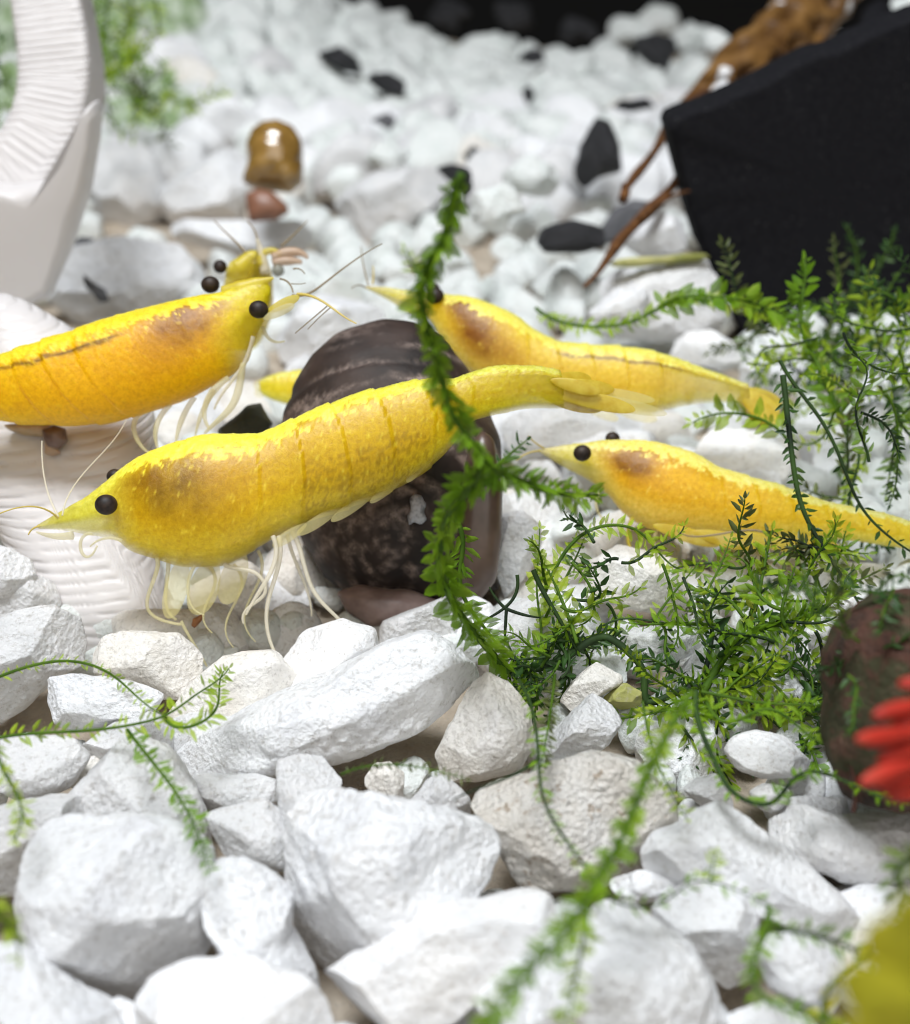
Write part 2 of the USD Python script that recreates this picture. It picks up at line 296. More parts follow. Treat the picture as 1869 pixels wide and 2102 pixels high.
# ------------------------------------------------------------------ gravel stones traced one by one
hand = []   # (polygon, material, label, lift in mm, depth offset)
def S(label, m, poly, lift=0.4, dd=0.0, thick=None): hand.append((poly, m, label, lift, dd, thick))
S('big square white stone at the lower left, largest in the corner', 'white_stone', [(67,1705),(120,1692),(290,1683),(372,1703),(419,1757),(424,1845),(429,1938),(395,1975),(362,1995),(290,2057),(243,2072),(171,2047),(98,2010),(70,1922),(62,1809)], 1.2)
S('biggest white stone in the front, a broad wedge pointing down at bottom centre', 'white_stone', [(600,1640),(632,1603),(690,1594),(740,1612),(780,1630),(850,1642),(930,1675),(1010,1718),(1014,1745),(985,1800),(960,1850),(910,1905),(820,1955),(700,2000),(664,2004),(640,1990),(615,1965),(597,1840),(592,1720)], 1.2)
S('upright grey white stone rising behind the left shoulder of the biggest white wedge', 'grey_stone', [(572,1565),(610,1550),(672,1547),(702,1585),(690,1640),(640,1700),(610,1780),(590,1760),(578,1680)], 0.9)
S('small rounded grey stone left of the biggest white wedge, with two humps', 'grey_stone', [(422,1678),(455,1666),(481,1662),(510,1652),(538,1646),(569,1664),(590,1716),(600,1780),(550,1780),(500,1760),(445,1745)], 0.6)
S('narrow white stone between the square white stone and the biggest white wedge', 'white_stone', [(429,1767),(497,1772),(559,1803),(595,1845),(590,1922),(616,1959),(645,2000),(657,2055),(595,2045),(517,1985),(476,1974),(455,1928),(424,1871)], 0.9)
S('white stone cut by the bottom edge, below the narrow stone at lower left', 'white_stone', [(285,2065),(310,2020),(372,1985),(466,1980),(517,1974),(569,2005),(621,2016),(662,2057),(680,2110),(640,2190),(300,2190)], 0.8)
S('white stone filling the bottom left corner of the photograph', 'white_stone', [(-60,1935),(0,1940),(36,1958),(103,2016),(171,2057),(228,2078),(255,2120),(230,2200),(-60,2200)], 0.8)
S('pointed grey white slab between the drooping moss tip and the square white stone', 'grey_stone', [(140,1645),(200,1575),(259,1509),(331,1535),(393,1622),(425,1700),(430,1760),(360,1725),(280,1700),(180,1700)], 0.7)
S('rough white stone at the left edge behind the big square white stone', 'grey_stone', [(-50,1680),(20,1655),(90,1640),(160,1640),(200,1690),(90,1720),(65,1800),(60,1860),(-50,1850)], 0.5)
S('small pitted white stone under the horizontal moss stem at the left edge', 'grey_stone', [(-20,1525),(50,1512),(150,1520),(178,1555),(140,1612),(67,1640),(-20,1650)], 0.5)
S('white ledge stone with a bright top just below the arched moss stem', 'white_stone', [(96,1395),(150,1388),(207,1393),(285,1408),(333,1428),(320,1450),(285,1488),(155,1500),(98,1470)], 0.7)
S('cracked white stone left of the ribbed ornament foot', 'grey_stone', [(-30,1290),(41,1258),(103,1248),(150,1274),(168,1317),(162,1365),(103,1390),(41,1460),(-30,1500)], 0.8)
S('bright white stone at the left edge beside the ornament, under its shaded side', 'white_stone', [(-40,1120),(20,1128),(57,1152),(70,1193),(40,1222),(-40,1235)], 1.8)
S('grey stone in shade at the left edge above the cracked white stone', 'grey_stone', [(-40,1215),(40,1212),(80,1180),(110,1195),(120,1245),(40,1275),(-40,1280)], 0.4)
S('white chunk under the legs of the front shrimp', 'white_stone', [(565,1385),(620,1300),(700,1275),(765,1295),(778,1340),(740,1400),(660,1440),(600,1450)], 0.7)
S('long white boulder running diagonally below the front shrimp', 'white_stone', [(350,1558),(440,1500),(560,1440),(680,1390),(800,1322),(875,1303),(930,1330),(974,1368),(978,1410),(930,1450),(860,1495),(720,1545),(580,1580),(440,1600),(365,1588)], 0.9)
S('cream stone with fine veins at the foot of the ribbed ornament', 'cream_stone', [(170,1318),(248,1299),(362,1305),(430,1362),(440,1400),(372,1430),(331,1430),(290,1410),(197,1378),(164,1348)], 0.6)
S('pale ledge stone between the cream veined stone and the long diagonal boulder', 'cream_stone', [(400,1400),(480,1340),(560,1340),(610,1390),(560,1440),(480,1480),(400,1500),(340,1480)], 0.4)
S('tall cream stone right of the long diagonal boulder', 'cream_stone', [(953,1443),(975,1405),(1000,1387),(1044,1405),(1081,1453),(1094,1533),(1065,1576),(980,1600),(911,1595),(900,1545)], 0.9)
S('cone shaped white stone between the two hanging moss strands', 'white_stone', [(1120,1540),(1150,1497),(1177,1464),(1220,1427),(1255,1448),(1275,1480),(1245,1523),(1199,1553),(1124,1570)], 0.8)
S('big pitted beige stone right of the biggest white wedge', 'porous_stone', [(968,1640),(1030,1610),(1100,1598),(1121,1578),(1219,1557),(1302,1572),(1385,1655),(1395,1696),(1325,1745),(1312,1789),(1188,1818),(1100,1818),(1054,1797),(1020,1733)], 1.0)
S('large white wedge stone at lower right pointing down to the right', 'white_stone', [(1318,1755),(1343,1717),(1395,1702),(1436,1665),(1478,1653),(1529,1681),(1580,1725),(1654,1779),(1721,1841),(1778,1919),(1757,1946),(1679,1918),(1576,1868),(1478,1835),(1400,1830),(1340,1820)], 1.0)
S('small white stone under the left end of the lower right wedge', 'white_stone', [(1245,1812),(1312,1790),(1380,1800),(1425,1815),(1354,1850),(1292,1858)], 0.6)
S('smooth pale stone reaching the right edge below the red plant', 'grey_stone', [(1540,1672),(1600,1662),(1654,1660),(1736,1688),(1910,1675),(1940,1780),(1860,1841),(1757,1812),(1664,1778),(1581,1722)], 0.5)
S('pale stone with a bright top under the lower right wedge', 'white_stone', [(1345,1870),(1380,1845),(1426,1818),(1488,1829),(1550,1855),(1560,1893),(1548,1960),(1540,2005),(1490,2020),(1420,1970),(1360,1910)], 0.8)
S('large blurred white boulder cut by the bottom edge right of centre', 'white_stone', [(1195,1930),(1209,1905),(1250,1872),(1312,1862),(1343,1905),(1426,1965),(1447,2017),(1460,2068),(1500,2110),(1490,2200),(900,2200),(920,2080),(1000,2020),(1064,1996),(1137,1945)], 1.1)
S('long white stone in front of the biggest white wedge, sloping down left', 'white_stone', [(655,2025),(700,1995),(750,1972),(820,1920),(880,1880),(940,1865),(1008,1857),(1100,1838),(1137,1852),(1154,1885),(1126,1918),(1075,1962),(982,2030),(930,2065),(890,2110),(800,2130),(690,2120)], 1.1)
S('white stone right of the dark green stem at the lower right', 'white_stone', [(1553,1945),(1580,1930),(1628,1922),(1705,1944),(1738,1970),(1728,2043),(1695,2075),(1628,2068),(1572,2020)], 0.8)
S('white stone at the bottom edge near the right corner', 'white_stone', [(1490,2095),(1550,2053),(1597,2058),(1680,2105),(1690,2190),(1490,2190)], 0.7)
S('oval bright white stone above a curved moss stem on the right', 'white_stone', [(1490,1540),(1510,1515),(1551,1502),(1609,1512),(1640,1540),(1667,1568),(1636,1594),(1567,1600),(1515,1575)], 1.0)
S('flat rough white stone in the moss, lower of two stacked right of the tangle', 'white_stone', [(1497,1400),(1520,1380),(1560,1375),(1620,1390),(1670,1395),(1690,1430),(1660,1440),(1593,1436),(1524,1430)], 1.0)
S('curled grey stone in the moss, upper of two stacked right of the tangle', 'grey_stone', [(1510,1355),(1540,1320),(1580,1300),(1625,1320),(1655,1355),(1655,1385),(1600,1395),(1530,1380)], 0.8)
S('bright angular white stone left of the dark red brown lump', 'white_stone', [(1640,1300),(1680,1260),(1735,1220),(1757,1250),(1745,1310),(1730,1350),(1710,1378),(1670,1340)], 1.2)
S('layered beige stone under the right front shrimp', 'cream_stone', [(1190,1165),(1273,1120),(1380,1150),(1430,1205),(1436,1245),(1369,1260),(1273,1240),(1195,1220)], 0.8)
S('flat white stone under the thin dark arching twig', 'white_stone', [(1260,1320),(1300,1293),(1343,1283),(1433,1286),(1452,1315),(1400,1350),(1350,1370),(1300,1345)], 0.6)
S('lumpy tan stone left of the dark stem knot', 'cream_stone', [(1150,1440),(1180,1400),(1230,1360),(1270,1370),(1275,1400),(1220,1430),(1180,1465)], 0.5)
S('olive green algae covered stone behind the cone shaped stone', 'algae_stone', [(1240,1435),(1265,1412),(1290,1400),(1316,1415),(1316,1445),(1280,1458)], 0.4)
S('white stone right of the large dark snail', 'white_stone', [(1020,1130),(1025,1060),(1070,1050),(1110,1075),(1110,1140),(1070,1190),(1030,1230)], 1.2)
S('small rough stone below the loop of the moss stem', 'grey_stone', [(1405,1620),(1430,1600),(1470,1592),(1500,1620),(1510,1665),(1450,1665)], 0.4)
S('small white stone inside the loop of the moss stem on the right', 'grey_stone', [(1540,1625),(1570,1610),(1620,1620),(1625,1650),(1580,1665),(1545,1650)], 0.6)
S('small shaded tan stone behind the biggest white wedge', 'cream_stone', [(745,1600),(760,1570),(800,1565),(830,1590),(825,1640),(770,1640)], 0.2)
S('small pale stone at the right shoulder of the biggest white wedge', 'grey_stone', [(840,1650),(880,1600),(920,1595),(960,1640),(970,1690),(900,1690)], 0.5)
S('shaded grey stone in the gap under the long diagonal boulder', 'grey_stone', [(400,1590),(480,1595),(560,1590),(575,1640),(540,1680),(440,1680),(395,1650)], -0.2)
# behind the animals
S('white pebble pile stone left of the amber snail, with sharp left tip', 'white_stone', [(316,398),(350,355),(388,331),(466,303),(517,318),(510,362),(517,393),(486,445),(362,458),(331,420)], 1.6)
S('large pale stone right of the amber snail, left of the tall moss tip', 'grey_stone', [(688,418),(730,385),(776,360),(880,350),(940,360),(921,409),(854,455),(776,500),(714,490)], 1.2)
S('flat white stone just below the foot of the amber snail', 'white_stone', [(335,455),(466,458),(621,458),(664,505),(600,540),(500,520),(362,490)], 0.7)
S('broad white stone between the white ornament and the left shrimp head', 'white_stone', [(88,616),(110,570),(145,517),(248,497),(362,507),(420,559),(404,605),(300,650),(170,680)], 0.9)
S('tall pale stone beside the right side of the white ornament arch', 'grey_stone', [(188,400),(200,320),(248,274),(300,300),(331,360),(345,440),(290,470),(200,470)], 1.2)
S('white dome shaped stone beside the brown root tip', 'white_stone', [(1271,500),(1290,470),(1320,445),(1359,430),(1400,455),(1418,500),(1395,522),(1292,526)], 2.5, -14)
S('white pebble above the green moss strand, centre right', 'white_stone', [(1209,632),(1230,610),(1262,594),(1318,589),(1346,615),(1344,642),(1292,664),(1220,660)], 1.6, -12)
S('white pebble above the tail of the back right shrimp', 'white_stone', [(1369,728),(1385,700),(1408,685),(1459,678),(1511,710),(1534,748),(1480,760)], 1.6)
S('white stone at the tail tip of the back right shrimp, left of the black stems', 'white_stone', [(1495,760),(1560,735),(1640,735),(1655,780),(1600,830),(1540,800)], 1.4)
S('white slab stone between the left shrimp head and the back right shrimp head', 'white_stone', [(560,690),(600,650),(660,605),(740,612),(800,640),(760,700),(660,740),(580,740)], 0.6)
S('bright white stone behind the abdomen of the right front shrimp', 'white_stone', [(1400,940),(1420,900),(1470,880),(1560,890),(1620,930),(1640,985),(1560,1000),(1460,975)], 1.5)
S('pale stone behind the rostrum of the right front shrimp', 'grey_stone', [(1030,880),(1060,850),(1150,840),(1250,845),(1260,890),(1150,930),(1060,960)], 0.6)
hand_polys = []
for k, (poly, m, label, lift, dd, thick) in enumerate(hand):
    pg = Polygon(poly).buffer(0); pg = pg.buffer(0.035 * math.sqrt(pg.area)); poly = list(pg.exterior.coords)[:-1]; x0, y0, x1, y1 = pg.bounds; hand_polys.append(pg)
    cy = pg.centroid.y; d = float(gdepth(cy, lift)) + dd
    size = math.sqrt(pg.area)
    tk = thick or 0.46 * min(x1 - x0, y1 - y0) * d / FPX * 1.05
    V, T = pillow(poly, d, tk, 5 if size > 170 else 4, 9, 100 + k, rough=0.045 * size * d / FPX, fine=0.012 * size * d / FPX + 0.035, power=0.72)
    if m == 'white_stone': m = ('white_stone', 'white_stone_b', 'white_stone_c')[k % 3]
    solo('gravel_stone', (V, T), m, label, 'stone')
HAND = unary_union([p.buffer(-6) for p in hand_polys])

# ------------------------------------------------------------------ the rest of the gravel
def lump(seed, r, sub):
    g = np.random.default_rng(seed); ico = ICO[sub]; v = np.array(ico.vertices) * g.uniform(0.7, 1.2, 3)
    q = trimesh.transformations.random_rotation_matrix(g.random(3))[:3, :3]; v = v @ q.T
    for _ in range(9):
        n = g.normal(0, 1, 3); n /= np.linalg.norm(n); h = (v @ n).max() * g.uniform(0.58, 0.85); v -= np.maximum(0, v @ n - h)[:, None] * n
    v *= 1 + 0.16 * (meshkit.fbm(v * 1.7 + seed * 2.3, 3) - 0.5)[:, None]
    return v * r, np.array(ico.faces)
spots = []
y = 22.0
while y < 262:
    step = 3.7 if y < 110 else 5.0
    half = 0.42 * (y * 1.02 + 8) + 8
    x = -half
    while x < half:
        spots.append((x + rng.uniform(-1, 1) * 0.42 * step, y + rng.uniform(-1, 1) * 0.42 * step)); x += step
    y += step * 0.9
near, far = [], []
fillers = [(x, y) for y in np.arange(24, 66, 2.3) for x in np.arange(-30, 30, 2.3)]
spots += [(x + rng.uniform(-0.9, 0.9), y + rng.uniform(-0.9, 0.9)) for x, y in fillers]; first_filler = len(spots) - len(fillers)
for si, (x, y) in enumerate(spots):
    z = float(hill(x, y)); q = proj([x, y, z]); r = rng.uniform(1.7, 2.9) if y < 130 else rng.uniform(2.8, 5.4)
    if y < 130: z += rng.uniform(-1.5, -0.3)
    else: z += rng.uniform(-1.2, 1.6)
    inside = HAND.contains(Point(q[0], q[1]))
    if inside: continue
    if q[1] > 640: z -= 0.7
    if si >= first_filler: r = rng.uniform(0.8, 1.5); z = rng.uniform(-1.7, -1.0)
    if x > -12 and y > 247: continue
    if not (-160 < q[0] < PW + 160 and -120 < q[1] < PH + 200): continue
    near.append((q[2], x, y, z, r, q[0], q[1]))
near.sort(key=lambda e: -(e[4] ** 2) / e[0] ** 2 * (1.0 if 0 < e[5] < PW and 0 < e[6] < PH else 0.3))
LIMIT = 262 - len(hand)
def zone(px, py):
    if py > 1650: return 'deep between the big front stones'
    if py > 1150: return 'under the moss and beside the long diagonal boulder'
    if px > 1480: return 'inside the moss clump at the right'
    if py > 820: return 'beside the dark snail and under the right shrimp'
    if py > 560: return 'beside the left shrimp' if px < 420 else 'between the left shrimp head and the back shrimp' if px < 950 else 'around the squared stone foot'
    if px < 330: return 'in the bed around the white ornament'
    if px < 680: return 'around the amber snail'
    if px < 1080: return 'behind the tall front moss tip'
    return 'around the brown root and black pebbles'
stuff = []
tones = {'white_stone': 'white', 'grey_stone': 'greyish white', 'cream_stone': 'cream'}
for i, (d, x, y, z, r, px, py) in enumerate(near):
    mossy = px < 360 and py < 290
    if i < LIMIT:
        v, t = lump(1000 + i, r, 3)
        g = rng.random()
        m = 'white_stone' if g < 0.55 else 'grey_stone' if g < 0.85 else 'cream_stone'
        phrase = f'small {tones[m]} gravel stone {zone(px, py)}'
        solo('gravel_stone', (v + [x, y, z], t), m, phrase, 'stone', phrase.replace('stone ', 'stones ', 1))
    else:
        v, t = lump(1000 + i, r, 2); stuff.append((v + [x, y, z], t, mossy))
solo('white_gravel', join([(v, t) for v, t, m in stuff if not m]), 'far_stone', 'pale white gravel covering the bed at the back, out of focus', 'gravel', kind='stuff', base=np.zeros(3))
solo('mossy_gravel', join([(v, t) for v, t, m in stuff if m]), 'mossy_stone', 'green tinted gravel under the moss at the top left corner', 'gravel', kind='stuff', base=np.zeros(3))

g = np.random.default_rng(21); far_white = []
for (px_, py_, rad_) in [(1245,118,46),(1290,62,40),(1360,42,42),(1425,78,38),(1425,150,44),(1345,190,50),(1180,150,48),(1010,110,55),(880,110,42),(960,170,50),(720,45,48),(660,60,36),(590,110,50),(560,40,46),(500,80,44),(470,150,48),(620,180,50),(880,220,52),(1010,260,55),(1130,270,50),(1090,360,55),(1020,420,55),(700,290,50),(790,320,44),(410,210,48),(420,60,40),(380,120,42)]:
    d_ = min(float(gdepth(py_, 2.0)), 130 + 0.42 * (330 - py_)) - 3; a_ = np.linspace(0, 2 * math.pi, 13)[:-1] + g.uniform(0, 1); rr_ = rad_ * g.uniform(0.7, 1.25, 12)
    far_white.append((px_, py_)); V, T = pillow(np.stack([px_ + rr_ * 1.15 * np.cos(a_), py_ + rr_ * 0.85 * np.sin(a_)], 1), d_, 0.7 * rad_ * d_ / FPX, 4, 7, 900 + len(far_white), 0.35, 0.08, 0.8)
    green = px_ < 440 and py_ < 130
    ph = 'large blurred white chunk ' + ('ringing the black pebble at the top' if px_ > 1200 and py_ < 210 else 'among the far gravel under the black back wall' if px_ > 830 and py_ < 230 else 'on the gravel behind the amber snail' if py_ < 230 else 'between the tall moss tip and the black pebbles')
    solo('gravel_stone', (V, T), 'mossy_stone' if green else 'far_stone', ph, 'stone', ph.replace('chunk', 'chunks'))
for k, (px_, py_, rad_) in enumerate([(605,70,22),(690,190,18),(850,165,20),(920,30,34),(1060,25,40),(1180,60,34),(780,60,26),(1150,205,12),(560,160,16),(1000,190,10)]):  # black lumps added to put shaded gaps into the far gravel
    d_ = min(float(gdepth(py_, 2.0)), 130 + 0.42 * (330 - py_)) - 6; a_ = np.linspace(0, 2 * math.pi, 11)[:-1]; rr_ = rad_ * g.uniform(0.6, 1.4, 10)
    solo('dark_pebble_and_gap', pillow(np.stack([px_ + rr_ * 1.3 * np.cos(a_), py_ + rr_ * 0.8 * np.sin(a_)], 1), d_, 0.5 * rad_ * d_ / FPX, 3, 4, 950 + k, 0.15, 0.05, 0.85), 'dark_gravel', 'blurred black lump added for a shaded gap in the far gravel', 'pebble', 'blurred black lumps added for shaded gaps in the far gravel')
# black and grey pebbles lying on the white gravel
dark = [('tear shaped black pebble standing on the white gravel, largest black pebble', [(1178,345),(1190,300),(1222,243),(1255,247),(1272,300),(1278,350),(1235,362),(1200,388),(1182,370)], 'dark_gravel'),
        ('long black pebble left of the brown root', [(1098,475),(1130,453),(1180,450),(1240,468),(1245,505),(1200,520),(1120,517),(1100,498)], 'dark_gravel'),
        ('dark grey pebble touching the brown root, right of the long black pebble', [(1232,470),(1258,430),(1300,410),(1345,415),(1325,450),(1270,500),(1240,500)], 'grey_gravel'),
        ('black pebble behind the tall moss tip, lower of two', [(893,345),(930,335),(965,350),(972,385),(955,408),(925,372)], 'dark_gravel'),
        ('tiny black pebble behind the tall moss tip, upper of two', [(952,315),(975,292),(992,318),(985,342),(960,338)], 'dark_gravel'),
        ('small black pebble arched over white gravel below the black back wall', [(1058,122),(1085,100),(1112,101),(1132,120),(1095,132)], 'dark_gravel'),
        ('tiny black pebble midway between the arched pebble and the tear shaped pebble', [(1073,180),(1090,173),(1100,195),(1087,214),(1075,202)], 'dark_gravel'),
        ('thin wavy black pebble above the tear shaped pebble', [(1253,205),(1268,193),(1290,208),(1330,200),(1348,220),(1295,230),(1262,222)], 'dark_gravel'),
        ('large black pebble ringed by white gravel at the top', [(1300,80),(1345,68),(1395,82),(1385,112),(1368,145),(1335,132),(1308,108)], 'dark_gravel'),
        ('black pebble at the top centre, left of two', [(645,100),(700,95),(735,120),(745,152),(700,145),(660,120)], 'dark_gravel'),
        ('black pebble at the top centre, right of two', [(735,152),(800,148),(835,165),(830,195),(785,190)], 'dark_gravel'),
        ('round grey pebble on the pale gravel below the two black ones', [(762,247),(788,222),(815,244),(802,266)], 'grey_gravel'),
        ('grey pebble peeping out beside the ornament above the broad white stone', [(148,505),(165,485),(195,488),(180,520),(155,525)], 'grey_gravel'),
        ('dark blade shaped stone on the broad white stone beside the ornament', [(166,556),(185,575),(215,592),(226,618),(205,622),(178,592)], 'grey_gravel'),
        ('dark grey stone chip at the left behind the amber snail', [(482,296),(520,272),(545,275),(540,305),(505,308)], 'dark_gravel')]
for k, (label, poly, m) in enumerate(dark):
    pg = Polygon(poly); cy = pg.centroid.y; d = float(gdepth(cy, 1.5))
    if cy < 250: d = min(d, 150 + (250 - cy) * 0.25)
    x0, y0, x1, y1 = pg.bounds
    solo('dark_pebble_and_gap', pillow(poly, d - (22.0 if k == 0 else 14.0 if k in (1, 3) else 6.0), 0.4 * min(x1 - x0, y1 - y0) * d / FPX, 4, 5, 300 + k, rough=0.12, fine=0.05, power=0.85), m, label, 'pebble')
solo('olive_rock', pillow([(425,900),(480,860),(510,832),(535,825),(548,850),(560,870),(545,895),(500,905)], 62, 1.2, 4, 5, 77, 0.1, 0.04, 0.85), 'olive_rock', 'dark olive stone wedged between the front shrimp back and the dark snail', 'stone')

# ------------------------------------------------------------------ black rock, squared block, root, cholla wood
def atY(px, py, Y):
    px = np.asarray(px, float); py = np.asarray(py, float)
    dirs = F + ((px - PW / 2) / FPX)[..., None] * R - ((py - PH / 2) / FPX)[..., None] * U
    return CAM + dirs * (Y / dirs[..., 1])[..., None]
def slab(poly, Y, depth, lean=0.0, bevel=1.0, wob=0.0, rnd=14):
    """A standing slab: the outline lies in the upright plane y = Y (leaning back by 'lean' per mm of height), depth mm thick, with a rounded rim."""
    p = np.array(Polygon(poly).buffer(-rnd).buffer(rnd).segmentize(12).exterior.coords)[:-1]
    A = atY(p[:, 0], p[:, 1], Y); c = A.mean(0)
    rings = []
    for s, dy in ((0.0, 0.0), (bevel * 0.45, bevel * 0.15), (bevel * 0.8, bevel * 0.5), (bevel, bevel), (bevel, depth - bevel), (0.0, depth)):
        e = A - c; L = np.linalg.norm(e, axis=1, keepdims=True)
        q = c + e * (L - (bevel - s)) / L; q = q + np.array([0, 1, 0]) * (dy + lean * (q[:, 2:3] - c[2])); rings.append(q)
    n = len(p); V = np.vstack(rings + [rings[0].mean(0)[None], rings[-1].mean(0)[None]]); f = []
    for i in range(len(rings) - 1):
        for j in range(n):
            k = (j + 1) % n; f += [[i * n + j, i * n + k, (i + 1) * n + k], [i * n + j, (i + 1) * n + k, (i + 1) * n + j]]
    for j in range(n):
        k = (j + 1) % n; f += [[len(rings) * n, k, j], [len(rings) * n + 1, (len(rings) - 1) * n + j, (len(rings) - 1) * n + k]]
    m = trimesh.Trimesh(V, f, process=False); m.fix_normals()
    v, f = np.array(m.vertices), np.array(m.faces)
    if wob:
        v = v + np.array([0, -1, 0]) * ((meshkit.fbm(v * 0.25, 3) - 0.5) * 2 * wob)[:, None]
    return v, f
solo('black_rock', slab([(1373,262),(1380,244),(1406,232),(1454,217),(1513,191),(1568,166),(1623,136),(1679,107),(1723,99),(1774,74),(1837,48),(1900,22),(1990,0),(1990,720),(1700,720),(1530,700),(1500,640),(1488,594),(1467,563),(1441,511),(1418,440),(1391,331)], 92, 5, 0.0, 0.6, 0.3), 'black_rock',
     'large matte black slab of rock filling the upper right', 'rock', smooth=40)
solo('black_rock', pillow([(1760,60),(1774,20),(1800,0),(1822,0),(1838,40),(1840,80),(1780,90)], 122, 3.0, 4, 4, 71, 0.2, 0.05, 0.8), 'black_rock', 'small black rock peeping over the top edge of the black slab', 'rock')
blk = thing('squared_stone', 'pale squared stone with a yellow green top edge left of the black slab foot', 'stone', atY(np.array(1350.0), np.array(640.0), 86.0))
part(blk, 'block', pillow([(1228,585),(1250,552),(1300,545),(1380,540),(1450,535),(1472,575),(1492,640),(1480,690),(1350,700),(1230,690)], 87, 2.0, 5, 5, 19, 0.5, 0.12, 0.7), 'grey_stone')
part(blk, 'algae_edge', pillow([(1243,546),(1262,532),(1350,527),(1450,519),(1462,532),(1380,541),(1300,548)], 85.5, 0.8, 4, 0, 20, 0.15, 0.05, 0.8), 'algae_stone', label='yellow green top edge')
rt = thing('root', 'thin forked brown root running down from the black slab into the gravel', 'root', at(1215, 580, 95))
part(rt, 'main_root', tube(pxpath([(1200,588),(1215,574),(1245,535),(1275,492),(1318,447),(1365,400),(1400,360),(1440,320)], 81, 98), np.array([0.12, 0.22, 0.42, 0.36, 0.52, 0.30, 0.46, 0.28]), 10, 40), 'root')
part(rt, 'side_root', tube(pxpath([(1280,405),(1292,378),(1330,330),(1362,280),(1378,250),(1405,215),(1450,185)], 90, 112), np.array([0.2, 0.42, 0.30, 0.55, 0.40, 0.34]), 10, 40), 'root')
part(rt, 'rootlet', tube(pxpath([(1318,447),(1340,425),(1385,400),(1415,392)], 88, 90), np.array([0.25, 0.2, 0.08]), 8, 16), 'root')
part(rt, 'rootlet', tube(pxpath([(1278,410),(1284,395),(1283,380)], 89, 90), np.array([0.35, 0.4, 0.3]), 8, 12), 'root')
# honeycombed wood: a tube with real pits pushed into its wall
ch = thing('wood_stick', 'brown honeycombed cactus wood leaning behind the black slab', 'wood', at(1450, 200, 118))
P = smooth_path(pxpath([(1395,232),(1450,195),(1530,140),(1610,75),(1700,-30),(1740,-80)], 116, 142), 150)
T_, A_, B_ = frames(P); a = np.linspace(0, 2 * math.pi, 72, endpoint=False)
rad = np.interp(np.linspace(0, 1, 150), [0, 0.12, 0.3, 0.6, 1], [0.7, 1.5, 3.0, 3.6, 3.8])
rel = np.stack(np.broadcast_arrays(np.cos(a)[None] * 2.2, np.sin(a)[None] * 2.2, np.linspace(0, 13, 150)[:, None]), -1)
gg = np.random.default_rng(5); seeds = np.stack([np.tile(np.arange(6), 9) * math.pi / 3, np.repeat(np.arange(9), 6) * 1.5 + 0.75 * (np.tile(np.arange(6), 9) % 2)], 1) + gg.normal(0, 0.12, (54, 2))
pit = np.zeros((150, 72))
for sa, sz in seeds:
    da = np.abs((a - sa + math.pi) % (2 * math.pi) - math.pi)[None]; dz = (np.linspace(0, 13, 150) - sz)[:, None]
    e = np.sqrt((da / 0.36) ** 2 + (dz / 0.62) ** 2); pit = np.maximum(pit, np.clip((1.0 - e) / 0.45, 0, 1))
pit = pit * pit * (3 - 2 * pit)
rr = rad[:, None] * (1 - 0.62 * pit + 0.22 * (meshkit.fbm(rel * 1.4, 3) - 0.5))
V = (P[:, None] + rr[..., None] * (np.cos(a)[None, :, None] * A_[:, None] + np.sin(a)[None, :, None] * B_[:, None])).reshape(-1, 3)
ii = np.arange(150 * 72).reshape(150, 72); jj = np.roll(ii, -1, 1)
f = np.vstack([np.stack([ii[:-1].ravel(), jj[:-1].ravel(), jj[1:].ravel()], 1), np.stack([ii[:-1].ravel(), jj[1:].ravel(), ii[1:].ravel()], 1)])
part(ch, 'wood_body', (V, f), 'cholla')
for poly, m, label, d in [([(1445,214),(1462,178),(1490,162),(1500,182),(1482,206)], 'white_stone', 'small bright white chip resting on the top left of the black slab', 111),
                          ([(1688,104),(1722,68),(1768,58),(1778,74),(1725,104)], 'white_stone', 'bright white chip on the top edge of the black slab, right of the wood', 116),
                          ([(1472,165),(1478,138),(1495,130),(1502,150),(1490,168)], 'grey_stone', 'tiny pinkish white chip leaning on the honeycombed wood', 113),
                          ([(1638,28),(1640,-40),(1745,-40),(1750,18),(1712,42),(1670,38)], 'grey_stone', 'pale pinkish stone at the top beside the honeycombed wood', 135),
                          ([(1572,20),(1600,2),(1614,8),(1606,22)], 'grey_stone', 'tiny pale chip at the top left of the honeycombed wood', 130),
                          ([(1825,42),(1835,-10),(1910,-10),(1910,30),(1850,46)], 'far_stone', 'pale stone in the top right corner behind the black slab', 150),
                          ([(1450,62),(1475,58),(1500,80),(1490,108),(1455,105),(1442,85)], 'far_stone', 'round pale stone left of the honeycombed wood near the top', 165)]:
    solo('gravel_stone', pillow(poly, d, 1.3, 4, 6, int(d * 7), 0.1, 0.03, 0.85), m, label, 'stone')

